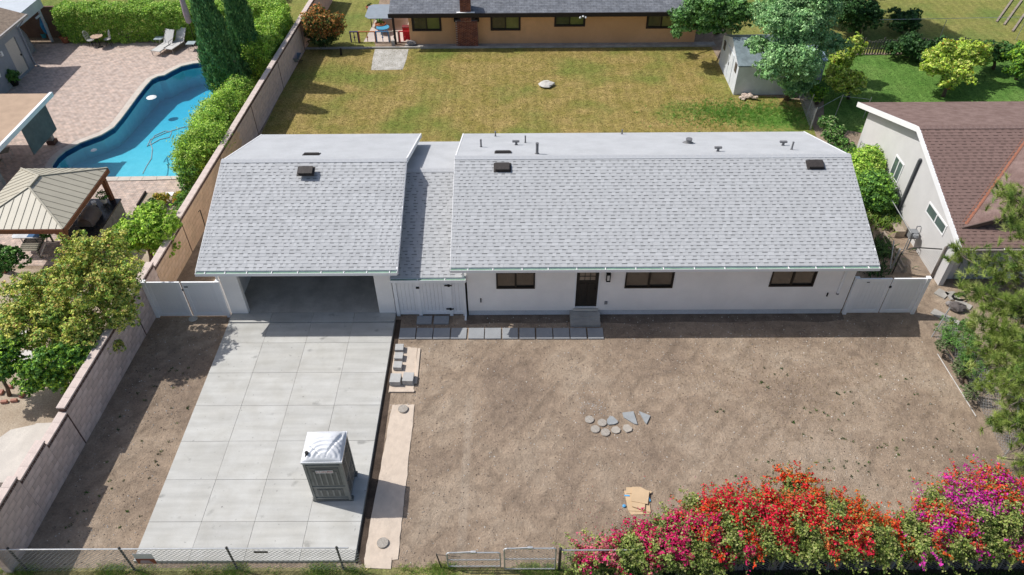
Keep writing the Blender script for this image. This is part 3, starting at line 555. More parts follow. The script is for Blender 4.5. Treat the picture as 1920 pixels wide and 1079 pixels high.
MB().box(12.95, 13.05, 20.48, 20.50, 1.62, 1.64).box(13.84, 13.92, 20.47, 20.50, 1.36, 1.44).build('latch', BLACK, g)

# ------------------------------------------------------------------ block wall on the left
BLK = [M('block_%d' % i, c, .92, .12, 3, .3, 40, fine=.1) for i, c in enumerate(((.64, .50, .44), (.68, .54, .48), (.58, .455, .40)))]
BLKT = [M('tan_block_%d' % i, c, .92, .12, 1.5, .3, 40, fine=.1) for i, c in enumerate(((.70, .49, .33), (.74, .53, .37)))]
TRIMB = M('dark_trim_block', (.115, .066, .055), .9, .15, 4, .2, 40); CAPB = M('wall_cap', (.60, .50, .45), .9, .1, 3, .25, 40)
MORT = M('mortar', (.36, .30, .27), .95, .1, 5, .2, 60)
wy0 = 10.15; wang = -math.atan(.0356)
bw = thing('block_wall', (-14.25, wy0, 0), 'long pinkish block wall with capped stepped top on the left', 'wall', rz=wang)
SEG = [(0, 1.87, 10), (1.87, 3.25, 9), (3.25, 4.47, 8), (4.47, 11.5, 9), (11.5, 14.3, 8), (14.3, 24, 9), (24, 42, 9)]   # along the wall, courses
TH = .20; bl = .40; bh = .2; lm = {}
def bmesh_(name, L, mat): 
    key = (round(L, 2), mat.name)
    if key not in lm: lm[key] = MB().box(-TH, 0, .004, L-.004, .004, bh-.006).mesh(name, mat)
    return lm[key]
core = MB(); far = MB(); cnt = 0; rnd = random.Random(9); blocks = []
for a, b, nc in SEG:
    core.box(-TH+.008, -.008, a+.01, b-.01, 0, nc*bh-.12)
    for c in range(nc):
        if c == nc-1: continue
        y = a - (bl/2 if c % 2 else 0)
        while y < b-.01:
            s, e = max(y, a), min(y+bl, b)
            if e-s > .05: blocks.append((s, e, c))
            y += bl
blocks.sort(key=lambda q: q[0])
farT = MB()
for s, e, c in blocks:
    tan = 11.4 < s < 21.5
    if cnt < 300: piece('block', bmesh_('block', e-s, rnd.choice(BLKT if tan else BLK)), bw, (rnd.uniform(-.003, .003), s, c*bh)); cnt += 1
    else: (farT if tan else far).box(-TH+rnd.uniform(-.003, .003), rnd.uniform(-.003, .003), s+.004, e-.004, c*bh+.004, c*bh+bh-.006)
core.build('mortar_core', MORT, bw, local=True)
tag(far.build('blocks', BLK[0], bw, local=True), kind='stuff'); tag(farT.build('blocks', BLKT[0], bw, local=True), kind='stuff')
# notched dark trim course under the cap, and the caps
tm = MB(); tm.box(-TH+.01, -.012, .002, .198, 0, .16); tm.box(-.012, .006, .01, .07, .02, .15); tm.box(-.012, .006, .10, .13, .02, .15); tm.box(-.012, .006, .13, .19, .09, .15); tm.box(-.012, .006, .165, .19, .02, .09)
tmesh = tm.mesh('trim_block', TRIMB); capm = {}
for a, b, nc in SEG:
    k = int((b-a)/.2); w = (b-a)/k
    for i in range(k): piece('trim_block', tmesh, bw, (0, a+i*w, (nc-1)*bh+.002), None, (1, w/.2, 1))
    k = max(1, round((b-a)/.41)); w = (b-a)/k
    for i in range(k):
        key = round(w, 3)
        if key not in capm: capm[key] = MB().box(-TH-.035, .035, .003, w-.003, 0, .06).mesh('cap_stone', CAPB)
        piece('cap_stone', capm[key], bw, (rnd.uniform(-.004, .004), a+i*w, (nc-1)*bh+.164))
for y in (4.47, 9.4, 14.3, 19.2, 24, 29, 34): MB().box(-.012, .012, y-.02, y+.02, 0, 1.6).build('control_joint', TRIMB, bw, local=True)
# a bent rod leaning on the wall
MB().tube([at(372, 398, 1.2), at(375, 394, 1.25), at(385, 425, .5), at(389, 440, .05)], .02, 6).build('bent_rod', BLACK)
tag(bpy.data.objects['bent_rod'], 'dark bent metal rod against tan part of block wall', 'rod')

# ------------------------------------------------------------------ portable toilet on the drive
GREY = M('grey_plastic_body', (.215, .22, .205), .5, .12, 4, .05, 60, fine=.08, spec=.4)
GREYD = M('grey_plastic_dark', (.13, .133, .125), .5, .1, 4)
ROOFW = M('white_plastic', (.70, .71, .73), .4, .04, 2, fine=0, spec=.5)
pt = thing('portable_toilet', (-5.57, 12.86, .12), 'grey portable toilet with white domed roof on the driveway', 'toilet', rz=R(1.0))
hw, hd = .525, .48
def pbox(m, x0, x1, y0, y1, z0, z1): return m.box(x0, x1, y0, y1, z0, z1)
m = MB()
for i, (z, k) in enumerate(((.10, 1), (1.88, .985))):
    pass
m.box(-hw, hw, -hd, hd, .10, 2.02); m.build('body', GREY, pt, local=True)
m = MB()
for sx in (-1, 1):
    for sy in (-1, 1): m.box(sx*hw-.035, sx*hw+.035, sy*hd-.035, sy*hd+.035, .08, 2.02)
m.box(-hw+.03, hw-.03, -hd-.02, -hd, .12, .20); m.box(-hw+.03, hw-.03, -hd-.02, -hd, .72, .78); m.box(-hw+.03, hw-.03, -hd-.022, -hd, 1.80, 1.86)
m.build('corner_rails', GREY, pt, local=True)
m = MB().box(-.38, .38, -hd-.016, -hd, .27, .64).box(-.41, .41, -hd-.014, -hd, .84, 1.72); m.build('back_panel', GREYD, pt, local=True)
m = MB()
for i in range(5): m.box(-.34+i*.16, -.29+i*.16, -hd-.028, -hd-.016, .88, 1.55)
for i in range(4): m.box(-.30+i*.18, -.24+i*.18, -hd-.028, -hd-.016, .30, .61)
m.build('ribs', GREY, pt, local=True)
for s in (-1, 1):
    m = MB()
    for y0, y1, z0, z1 in ((-.40, -.04, .95, 1.70), (.04, .40, .95, 1.70), (-.40, -.04, .22, .85), (.04, .40, .22, .85)):
        xa, xb = sorted((s*hw, s*(hw+.014))); m.box(xa, xb, y0, y1, z0, z1)
        for t in (.25, .5, .75): xa2, xb2 = sorted((s*(hw+.014), s*(hw+.026))); m.box(xa2, xb2, y0+(y1-y0)*t-.02, y0+(y1-y0)*t+.02, z0+.05, z1-.05)
    m.build('side_panel', GREYD if s > 0 else GREY, pt, local=True)
m = MB(); m.box(-hw-.08, hw+.08, -hd-.02, -hd+.12, 0, .10).box(-hw-.08, hw+.08, hd-.12, hd+.02, 0, .10).box(-hw, hw, -hd+.12, hd-.12, .04, .10); m.build('skid', GREYD, pt, local=True)
# roof: lip, dome and moulded fan ribs
NX = 44; V = []; Fq = []
def roofz(u, v):
    e = max(abs(u), abs(v)); z = 2.09+.24*(1-abs(u)**3.5)*(1-abs(v)**3.5)
    a = math.atan2(v+1.0, u-.15); r_ = math.hypot(u-.15, v+1.0); 
    if .35 < r_ < 1.35 and e < .85: z += .02*math.sin(r_*24)
    if abs(a-1.15) < .06 and e < .85: z -= .045
    if abs(a-2.3) < .06 and e < .85 and r_ < 1.5: z -= .04
    return z if e < .999 else 2.05
for i in range(NX+1):
    for j in range(NX+1):
        u, v = -1+2*i/NX, -1+2*j/NX; k = 1.0; V.append((u*(hw+.05), v*(hd+.05), roofz(u, v)))
for i in range(NX):
    for j in range(NX): n = i*(NX+1)+j; Fq.append((n, n+NX+1, n+NX+2, n+1))
m = MB(); m.v = V; m.f = Fq; rf = m.build('roof', ROOFW, pt, True, local=True)
m = MB().box(-hw-.06, hw+.06, -hd-.06, hd+.06, 2.0, 2.07); m.build('roof_lip', ROOFW, rf, local=True)
MB().lathe((-hw+.12, -hd+.13, 2.09), [(.09, 0), (.08, .07), (.05, .09), (.05, .22), (.04, .22)], 12).build('vent_pipe', BLACK, pt, local=True)
pl = MB().box(-.25, .25, -hd-.034, -hd-.028, 1.50, 1.63).build('number_plate', M('plate_white', (.72, .70, .68), .5), pt, local=True)
cu = bpy.data.curves.new('phone_number', 'FONT'); cu.body = '213-632-8800'; cu.size = .085; cu.align_x = 'CENTER'; cu.align_y = 'CENTER'; cu.extrude = .001
to = bpy.data.objects.new('tmp_text', cu); COL.objects.link(to); dg = bpy.context.evaluated_depsgraph_get(); me = bpy.data.meshes.new_from_object(to.evaluated_get(dg)); bpy.data.objects.remove(to)
me.materials.clear(); me.materials.append(M('plate_red', (.45, .05, .05), .5)); tx = bpy.data.objects.new('phone_number', me); COL.objects.link(tx); tx.parent = pl; tx.location = (0, -hd-.0365, 1.565); tx.rotation_euler = (R(90), 0, 0)

# ------------------------------------------------------------------ paper, blocks, pavers, stones on the yard
PAPER = M('kraft_paper', (.57, .475, .385), .85, .08, 3, .5, 7, fine=.04)
def paper(name, px, label, zs=.012, nx=8, ny=24):
    c = [at(*p) for p in px]; rng = np.random.default_rng(len(label)); V = []; cen = sum((Vector(p) for p in c), Vector())/4
    for j in range(ny+1):
        for i in range(nx+1):
            a, b = i/nx, j/ny; p = c[0].lerp(c[1], a).lerp(c[3].lerp(c[2], a), b); w = .0 if 0 < i < nx and 0 < j < ny else rng.uniform(-.02, .02)
            V.append((p.x+w, p.y+w, zs+abs(.02*math.sin(a*7+b*23))*abs(math.sin(b*31))+rng.uniform(0, .006)))
    t = thing(name, (cen.x, cen.y, 0), label, 'paper'); m = MB(); m.v = V; m.f = [(j*(nx+1)+i+nx+1, j*(nx+1)+i+nx+2, j*(nx+1)+i+1, j*(nx+1)+i) for j in range(ny) for i in range(nx)]
    m.build('sheet', PAPER, t, True); return t
p1 = paper('kraft_paper', [(735, 760), (778, 759), (746, 1050), (683, 1050)], 'long strip of brown kraft paper beside the driveway')
c = [at(*p) for p in ((683, 1047), (735, 1046), (733, 1068), (684, 1066))]; m = MB(); m.prism([(p.x, p.y) for p in c], .006, .03); m.build('torn_end', PAPER, p1)
p2_ = paper('kraft_paper', [(741, 650), (783, 653), (776, 736), (729, 737)], 'crumpled kraft paper sheet under the concrete tiles', ny=10)
e0, e1 = at(786, 655), at(779, 733); MB().bar((e0.x, e0.y, .03), (e1.x-.02, e1.y+.3, .03), .1, .03).build('folded_edge', PAPER, p2_)
e0, e1 = at(730, 735), at(777, 735); MB().bar((e0.x, e0.y, .04), (e1.x, e1.y, .04), .1, .05).build('folded_edge', PAPER, p2_)
AGG = M('aggregate', (.30, .27, .235), .95, .3, 28, .6, 60, col2=(.46, .42, .37), fine=.25, fscale=70)
def rstone(px, py, r, label, name='round_paver', z=.0):
    p = at(px, py); o = MB().lathe((0, 0, 0), [(r*.97, 0), (r, .01), (r, .04), (r*.96, .05), (.001, .052)], 18).build(name, AGG); o.location = (p.x, p.y, z); return tag(o, label, 'paver')
rstone(756, 769, .17, 'round aggregate paver on far end of the kraft paper strip', z=.03); rstone(718, 1020, .17, 'round aggregate paver on near end of the kraft paper strip', z=.03)
TILE = M('concrete_tile', (.43, .425, .41), .9, .1, 4, .15, 60, fine=.06)
for (px, py, w, d, n, lab) in ((749, 661, .30, .30, 3, 'small grey concrete tile stack at the far end of the crumpled paper'), (748, 677, .30, .30, 3, 'small grey concrete tile stack, second from the far end of the crumpled paper'), (746, 694, .30, .30, 3, 'low grey concrete tile stack alone in the middle of the crumpled paper'), (742, 721, .37, .40, 4, 'large concrete tile stack at the near end nearest the drive'), (766, 719, .37, .40, 4, 'large concrete tile stack at the near end away from the drive')):
    p = at(px, py); t = thing('tile_stack', (p.x, p.y+.1, .035), lab, 'tiles', 'tile stacks on kraft paper')
    for k in range(n): rr = Matrix.Translation((p.x, p.y+.1, .035)) @ Matrix.Rotation(random.Random(k+px).uniform(-.05, .05), 4, 'Z'); MB().box(-w/2, w/2, -d/2, d/2, k*.052, k*.052+.046, rr).build('tile', TILE, t)
edges = [(747, 777), (779, 809), (811, 842), (844, 873), (877, 906), (908, 938), (941, 970), (973, 1002), (1005, 1035), (1037, 1067), (1069, 1099), (1102, 1131)]
ordn = ['first', 'second', 'third', 'fourth', 'fifth', 'sixth', 'seventh', 'eighth', 'ninth', 'tenth', 'eleventh', 'last']
for i, (a, b) in enumerate(edges):
    p, q = at(a+1, 637), at(b+1, 637); y1 = at((a+b)/2, 617).y; cx = (p.x+q.x)/2; o = MB().box(p.x-cx, q.x-cx, 0, y1-p.y, 0, .05).build('stepping_paver', PAVER_G); o.location = (cx, p.y, .004); o.rotation_euler = (0, 0, random.Random(i).uniform(-.012, .012))
    tag(o, 'square grey stepping paver, %s in the row counted from the driveway' % ordn[i], 'paver', 'row of stepping pavers')
for i, (a, b) in enumerate(((781, 809), (813, 841))):
    p, q = at(a, 609), at(b, 609); cx = (p.x+q.x)/2; o = MB().box(p.x-cx, q.x-cx, 0, .42, 0, .05).build('stepping_paver', PAVER_G); o.location = (cx, p.y, .004); tag(o, ('left' if i == 0 else 'right') + ' of the two pavers before the middle vinyl gate', 'paver', 'pavers at the gate')
for px, py, lab in ((1105, 788, 'round aggregate stone at the far left of the loose stone cluster'), (1129, 794, 'round aggregate stone touching the grey rounded stone'), (1116, 806, 'round aggregate stone at the near left of the cluster'), (1135, 812, 'round aggregate stone nearest the camera in the cluster')): rstone(px, py, .155, lab, 'round_stone')
def polystone(name, pts, mat, label, h=.05):
    P = [at(1060+x/8.99, 740+y/8.99) for x, y in pts]; c = sum(P, Vector())/len(P); o = MB().prism([(p.x-c.x, p.y-c.y) for p in P], 0, h).build(name, mat); o.location = (c.x, c.y, 0); tag(o, label, 'stone')
GST = M('grey_slate', (.30, .315, .32), .85, .08, 5, .1, 40); TST = M('tan_stone', (.40, .36, .31), .9, .1, 6, .3, 40)
polystone('rounded_stone', [(700, 440), (740, 390), (790, 378), (830, 410), (882, 462), (880, 490), (820, 515), (735, 522), (705, 500)], GST, 'grey rounded triangular stone in the loose cluster')
polystone('hexagonal_stone', [(765, 610), (800, 560), (870, 550), (930, 600), (915, 650), (850, 672), (790, 650)], TST, 'chipped tan hexagonal stone beside round stones')
polystone('hexagonal_stone', [(962, 590), (985, 525), (1055, 518), (1128, 578), (1115, 625), (1030, 655)], TST, 'clean tan hexagonal stone at the right of the cluster')
polystone('slate_slab', [(960, 320), (1145, 298), (1215, 518), (1165, 508), (985, 400)], GST, 'larger pointed grey slab at the right of the stones')
polystone('slate_slab', [(1238, 295), (1432, 372), (1367, 508), (1340, 480)], GST, 'smaller triangular grey slab, rightmost of the stones')
CARD = M('cardboard', (.55, .40, .25), .85, .06, 3, .1, 20, fine=.04); TAPE = M('blue_tape', (.10, .35, .62), .5)
cp = at(1196, 942); cb = thing('cardboard_pile', (cp.x, cp.y, 0), 'pile of flattened cardboard with blue tape by the bougainvillea', 'cardboard')
for k, pts in enumerate((((310, 740), (740, 775), (725, 810), (355, 820)), ((215, 345), (375, 318), (700, 350), (755, 770), (300, 745)), ((255, 275), (545, 285), (545, 400), (258, 400)), ((540, 320), (770, 360), (765, 400), (600, 420)), ((370, 560), (640, 600), (630, 755), (365, 672)), ((375, 285), (545, 290), (722, 380), (688, 635), (348, 572)))):
    P = [at(1150+x/10.79, 890+y/10.79) for x, y in pts]; MB().prism([(p.x, p.y) for p in P], .008+k*.016, .02+k*.016).build('cardboard_sheet', CARD, cb)
for k, (a, b) in enumerate((((222, 440), (328, 445)), ((712, 470), (740, 560)))):
    P, Q = at(1150+a[0]/10.79, 890+a[1]/10.79), at(1150+b[0]/10.79, 890+b[1]/10.79); MB().bar((P.x, P.y, .045), (Q.x, Q.y, .045), .05, .004).build('tape_strip', TAPE, cb)
p = at(1170, 950); o = MB().lathe((0, 0, 0), [(.02, 0), (.055, .01), (.05, .05), (.02, .06)], 10).build('tape_roll', TAPE); o.location = (p.x, p.y, 0); tag(o, 'crumpled blue tape lying left of the cardboard pile', 'tape')

# ------------------------------------------------------------------ chain link fences
GALV = M('galvanised', (.52, .53, .54), .4, .1, 6, metal=.6, fine=0); WIRE = M('wire', (.36, .37, .38), .45, .1, 6, metal=.5, fine=0); RUST = M('dark_post', (.05, .048, .045), .6, .15, 5)
def link_mesh(t, a, b, z0, z1, sp=.075, r=.0035, name='wire_mesh', step=None):
    """woven diamonds between two ground points"""
    a = Vector((a[0], a[1], 0)); b = Vector((b[0], b[1], 0)); L = (b-a).length; d = (b-a)/L; H = z1-z0; V = []; Fq = []; nrm = Vector((-d.y, d.x, 0)); k = 0
    for s in (1, -1):
        x = -H
        while x < L:
            x0, x1 = (x, x+H); zA, zB = (z0, z1) if s > 0 else (z1, z0)
            if x0 < 0: zA = zA+(zB-zA)*(-x0/H); x0 = 0
            if x1 > L: zB = zA+(zB-zA)*((L-x0)/(x1-x0)); x1 = L
            if x1 > x0+.02:
                p, q = a+d*x0+Vector((0, 0, zA)), a+d*x1+Vector((0, 0, zB)); ax = (q-p).normalized(); w = ax.cross(nrm).normalized(); o_ = nrm*(.002*s)
                n = len(V)
                for P in (p, q):
                    for j in range(3): an = 2.094*j; V.append(tuple(P+o_+(w*math.cos(an)+nrm*math.sin(an))*r))
                Fq += [(n, n+1, n+4, n+3), (n+1, n+2, n+5, n+4), (n+2, n, n+3, n+5)]
            x += sp
    m = MB(); m.v = V; m.f = Fq; return m.build(name, WIRE, t)
fa, fb = (-14.2, 10.22), (-4.35, 10.22)
cf = thing('chain_link_fence', (-9.2, 10.22, 0), 'low chain link fence along the front of the driveway', 'fence')
MB().tube([(-16, 10.24, 1.18), (-4.6, 10.26, 1.18)], .022, 8).build('top_rail', GALV, cf)
for x in (-13.9, -10.85, -7.92, -4.92): MB().tube([(x, 10.26, 0), (x, 10.26, 1.20)], .03, 8).lathe((x, 10.26, 1.2), [(.036, 0), (.036, .03), (.01, .05)], 8).build('post', RUST, cf)
link_mesh(cf, (-16, 10.22), fb, .03, 1.17, .14, .0055)
sg = thing('fence_sign', (-10.3, 10.19, .75), 'white and red-brown sign hung on the front chain link fence', 'sign')
def signq(x0, x1, z0, z1, y, mat, n, par): return MB().box(x0, x1, y-.006, y, z0, z1).build(n, mat, par)
a, b = aty(247, 1039, 10.19), aty(292, 1057, 10.19); z0, z1 = b.z, a.z
pnl = signq(a.x, b.x+.05, z0, z1, 10.195, M('sign_white', (.62, .62, .63), .5, .1, 4), 'panel', sg); signq(a.x+.004, b.x+.046, z0+.003, z0+(z1-z0)*.5, 10.188, M('sign_red', (.24, .07, .05), .5, .1, 4), 'red_band', sg)
for i in range(3): signq(a.x+.08+.02*i, b.x-.05-.03*i, z0+.05+.055*i, z0+.065+.055*i, 10.181, M('sign_white', (.62, .62, .63), .5), 'text_line', sg)
MB().lathe((0, 0, 0), [(.05, 0), (.05, .004)], 12).build('emblem', M('sign_blue', (.15, .22, .35), .5), sg).matrix_local = Matrix.Translation((-.12, -.012, (z0+z1)/2+.06-.75)) @ Matrix.Rotation(R(90), 4, 'X')
a = aty(473, 1029, 10.19); pq = MB().box(a.x, a.x+.38, 10.18, 10.195, 1.07, 1.15).build('fence_plaque', RUST); tag(pq, 'small dark plaque hung below the fence top rail', 'plaque')
def pipe_gate(x0, x1, y, h, label):
    t = thing('pipe_gate', ((x0+x1)/2, y, 0), label, 'gate'); r = .07; P = [(x0, y, .06), (x0, y, h-r), (x0+r*.3, y, h-r*.3), (x0+r, y, h), (x1-r, y, h), (x1-r*.3, y, h-r*.3), (x1, y, h-r), (x1, y, .06)]
    MB().tube(P, .022, 8).tube([(x0, y, .07), (x1, y, .07)], .02, 8).build('frame', GALV, t); MB().tube([(x0, y, h*.52), (x1, y, h*.52)], .018, 8).build('mid_rail', GALV, t)
    MB().box((x0+x1)/2-.07, (x0+x1)/2+.07, y-.03, y+.03, h-.01, h+.06).build('latch', GALV, t); MB().tube([(x0+.3, y, h+.01), ((x0+x1)/2, y, h+.05)], .018, 6).build('fork_arm', GALV, t)
    link_mesh(t, (x0, y-.02), (x1, y-.02), .08, h-.02, .12, .004); return t
A, B = aty(839, 1060, 10.2), aty(938, 1060, 10.2); pipe_gate(A.x, B.x, 10.30, .83, 'grey pipe gate leaf standing slightly ajar, left of the pair')
A, B = aty(946, 1060, 10.2), aty(1041, 1060, 10.2); pipe_gate(A.x, B.x, 10.22, 1.2, 'taller grey pipe gate leaf beside the end post')
cf2 = thing('chain_link_fence', (5.5, 10.2, 0), 'chain link fence buried under the bougainvillea', 'fence'); A = aty(1049, 1060, 10.2)
MB().tube([(A.x, 10.22, 0), (A.x, 10.22, 1.16)], .04, 8).lathe((A.x, 10.22, 1.16), [(.046, 0), (.046, .03), (.01, .06)], 8).build('post', RUST, cf2)
MB().tube([(A.x, 10.22, 1.10), (14.5, 10.22, 1.10)], .02, 8).build('top_rail', GALV, cf2)
for x in (4.3, 7.4, 10.5): MB().tube([(x, 10.22, 0), (x, 10.22, 1.10)], .03, 8).build('post', GALV, cf2)
link_mesh(cf2, (A.x, 10.2), (14.5, 10.2), .03, 1.08, .14, .004)
A = at(828, 1066); lp = thing('leaning_post', (A.x, A.y, 0), 'thin dark post with a stay wire left of the pipe gates', 'post'); MB().tube([A, A+Vector((-.1, .05, .72))], .018, 6).build('post', RUST, lp); MB().tube([A+Vector((-.1, .05, .68)), A+Vector((.55, .1, .45))], .008, 5).build('stay', RUST, lp)
# right hand fence beside the pine
rf_ = [at(1747, 632), at(1822, 745), at(1880, 860)]
cf3 = thing('chain_link_fence', (rf_[1].x, rf_[1].y, 0), 'leaning chain link fence beside the pine tree', 'fence')
for i, p in enumerate(rf_): MB().tube([p, p+Vector((.12 if i else .3, .25 if i == 0 else .1, 1.25))], .025, 8).build('post', GALV, cf3)
for i in range(2): link_mesh(cf3, rf_[i]+Vector((.1, .05, 0)), rf_[i+1]+Vector((.1, .05, 0)), .03, 1.2, .13, .005)
P = [at(1758, 664, .03), at(1795, 724, .03), at(1830, 781, .03)]; o = MB().tube(P, .016, 8).build('white_pipe', M('dusty_pipe', (.52, .51, .49), .6)); tag(o, 'white plastic pipe lying along the right edge of the dirt yard', 'pipe')
ROCK = M('dark_rock', (.12, .105, .10), .95, .35, 6, .6, 20, fine=.2); PALE = M('pale_rock', (.58, .47, .40), .95, .15, 6, .4, 20, fine=.12)
def rock(px, py, s, label, mat, seed, name='rock', z=0, group=None):
    rng = np.random.default_rng(seed); p = at(px, py); m = MB(); k, n = 10, 6; prof = []
    for i in range(n+1):
        th = math.pi*i/n
        for j in range(k): a = 2*math.pi*j/k; r = 1+rng.uniform(-.18, .18); m.v.append((s[0]*r*math.sin(th)*math.cos(a), s[1]*r*math.sin(th)*math.sin(a), s[2]*(1+r*math.cos(th))*.9))
    for i in range(n):
        for j in range(k): m.f.append((i*k+j, (i+1)*k+j, (i+1)*k+(j+1) % k, i*k+(j+1) % k))
    o = m.build(name, mat); o.location = (p.x, p.y, z); return tag(o, label, 'rock', group)
rock(1793, 581, (.32, .26, .16), 'dark rough rock by the leaning fence post', ROCK, 1); rock(1779, 573, (.16, .12, .10), 'small grey rock left of the dark rough rock', M('grey_rock', (.28, .26, .25), .95, .2, 6, .4), 2)
for i, (px, py, w, l, a, lab) in enumerate(((1765, 552, .42, .42, .7, 'pale square slab by the corner of the neighbouring house'), (1785, 556, .40, .45, .1, 'second pale slab near the pine, partly under needles'), (1805, 572, .30, .60, .8, 'narrow pale slab under the edge of the pine'), (1772, 597, .35, 1.0, .75, 'long pale slab behind the leaning fence post'))):
    p = at(px, py); o = MB().box(-w/2, w/2, -l/2, l/2, 0, .05).build('paving_slab', CONC_D); o.location = (p.x, p.y, .004); o.rotation_euler = (0, 0, a); tag(o, lab, 'slab')
p = at(1797, 560); hs = thing('garden_hose', (p.x, p.y, 0), 'coiled dark garden hose under the pine', 'hose')
MB().tube([(p.x+.28*math.cos(a*.7)*(1-a*.004), p.y+.2*math.sin(a*.7), .03+.004*a) for a in range(30)], .016, 6).build('coil', BLACK, hs)

# ------------------------------------------------------------------ neighbouring house on the right
CREAM = M('cream_stucco', (.60, .59, .58), .9, .04, 1.2, .12, 70, fine=.03)
BRSH = M('brown_shingle', (.17, .112, .098), .92, .25, 2.5, .3, 60, col2=(.25, .175, .155), fine=.2, fscale=25, spec=.15)
COPPER = M('copper_valley', (.42, .17, .10), .5, .15, 4, metal=.3)
SHADE_G = glass_mat('green_glass', (.10, .14, .13)); DGREY = M('dark_grey_paint', (.075, .08, .088), .6, .1, 3)
rh = thing('house', (22, 27, 0), 'neighbouring cream stucco house with brown shingle roof on the right', 'house')
RE, RR, RYF, RYR, RX = 2.46, 4.32, 21.45, 27.0, 16.52
RYB = 2*RYR-RYF
m = MB(); xw = 16.85; s_ = (RR-RE)/(RYR-RYF)
zt = lambda y: RE-.12+s_*((y-RYF) if y < RYR else (RYB-y))
n = len(m.v); prof = [(22.1, 0), (31.9, 0), (31.9, zt(31.9)), (27.0, zt(27.0)), (22.1, zt(22.1))]
W1 = [(27.46, 1.24), (28.30, 1.20), (28.30, 2.18), (27.46, 2.18)]
m.v += [(xw, y, z) for y, z in prof] + [(xw+.2, y, z) for y, z in prof]; m.f += [(4, 3, 2, 1, 0), (5, 6, 7, 8, 9)] + [(i, (i+1) % 5, (i+1) % 5+5, i+5) for i in range(5)]
m.build('gable_wall', CREAM, rh)
MB().box(xw+.2, 30, 22.5, 22.7, 0, 2.4).build('front_wall', CREAM, rh); MB().box(xw+.2, 30, 31.7, 31.9, 0, 2.4).build('rear_wall', CREAM, rh)
m = MB(); th = .14
for (a, b) in (((RYF, RE), (RYR, RR)), ((RYB, RE), (RYR, RR))):
    n = len(m.v); m.v += [(RX, a[0], a[1]), (31, a[0], a[1]), (31, b[0], b[1]), (RX, b[0], b[1]), (RX, a[0], a[1]-th), (31, a[0], a[1]-th), (31, b[0], b[1]-th), (RX, b[0], b[1]-th)]
    m.f += [tuple(n+i for i in q) for q in ((0, 1, 2, 3), (7, 6, 5, 4), (0, 4, 5, 1), (1, 5, 6, 2), (3, 2, 6, 7), (0, 3, 7, 4))]
rr = m.build('roof', BRSH, rh); L = math.hypot(RYR-RYF, RR-RE)
xA, xR_ = 16.95, 21.5
def rclip(d, a, b):      # the cross gable covers the slope right of its valley
    y = RYF+d*(RYR-RYF)/L; lim = xA+(y-22.40)*(20.5-16.95)/(26.05-22.40) - RX
    return (a, b) if y < 22.3 else (a, min(b, max(lim, 0)))
shingled(rr, (RX, RYF-.02, RE+.004), (1, 0, 0), Vector((0, RYR-RYF, RR-RE)), 13.0, L, .15, (.21, .14, .122), (.10, .068, .06), 120, 5, rclip)
m = MB(); zc = lambda x: RE+s_*(22.40-RYF)+.02+(x-xA)*.355; y0 = 22.25; xr = 21.6; yv = lambda z: RYF+(z-RE)/s_
n = len(m.v); P = [(xA-.1, y0, zc(xA-.1)), (xr, y0, zc(xr)), (xr, RYR, zc(xr)), (20.6, yv(zc(20.6)), zc(20.6)), (xA, yv(zc(xA)), zc(xA))]
m.v += P + [(x, y, z-.12) for x, y, z in P]; m.f += [(0, 1, 2, 3, 4), (9, 8, 7, 6, 5), (0, 5, 6, 1), (1, 6, 7, 2), (4, 9, 5, 0), (3, 8, 9, 4)]
m.quad((xr, y0, zc(xr)), (xr+4.5, y0, zc(xr)-1.6), (xr+4.5, RYR, zc(xr)-1.6), (xr, RYR, zc(xr))); m.build('cross_gable', BRSH, rh)
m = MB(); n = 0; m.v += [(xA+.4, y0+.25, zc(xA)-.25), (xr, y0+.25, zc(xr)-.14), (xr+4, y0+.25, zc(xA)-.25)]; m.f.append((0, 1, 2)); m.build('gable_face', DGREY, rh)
MB().bar((xA-.15, y0+.02, zc(xA-.15)-.05), (xr, y0+.02, zc(xr)-.05), .05, .16).build('rake_board', M('brown_fascia', (.10, .07, .06), .6), rh)
a, b = Vector((xA, yv(zc(xA)), zc(xA)+.015)), Vector((20.6, yv(zc(20.6)), zc(20.6)+.015)); MB().bar(a, b, .12, .012).bar(a+Vector((.06, -.06, .02)), b+Vector((.06, -.06, .02)), .015, .02).bar(a+Vector((-.06, .06, .02)), b+Vector((-.06, .06, .02)), .015, .02).build('valley_flashing', COPPER, rr)
r = MB()
for (ya, yb) in ((RYF, RYR), (RYB, RYR)):
    n = len(r.v); r.v += [(RX-.03+d, y, z-o_) for d in (0, .05) for (y, z) in ((ya, RE), (yb, RR)) for o_ in (-.02, .22)]
    r.f += [tuple(n+i for i in q) for q in ((0, 1, 3, 2), (4, 6, 7, 5), (0, 2, 6, 4), (1, 5, 7, 3), (0, 4, 5, 1), (2, 3, 7, 6))]
r.build('rake_board', TRIM, rh)
c = MB(); V = [(0, -.15, -.05), (0, 0, 0), (0, .15, -.05), (.27, -.15, -.06), (.27, 0, -.012), (.27, .15, -.06)]
c.v = [(x, y, z+.02) for x, y, z in V]+[(x, y, z-.01) for x, y, z in V]; c.f = [(0, 3, 4, 1), (1, 4, 5, 2), (0, 1, 7, 6), (1, 2, 8, 7), (0, 6, 9, 3), (2, 5, 11, 8)]; cm = c.mesh('ridge_cap', BRSH)
for i in range(40): piece('ridge_cap', cm, rr, Vector((RX+i*.25, RYR, RR+.03))-wloc(rr))
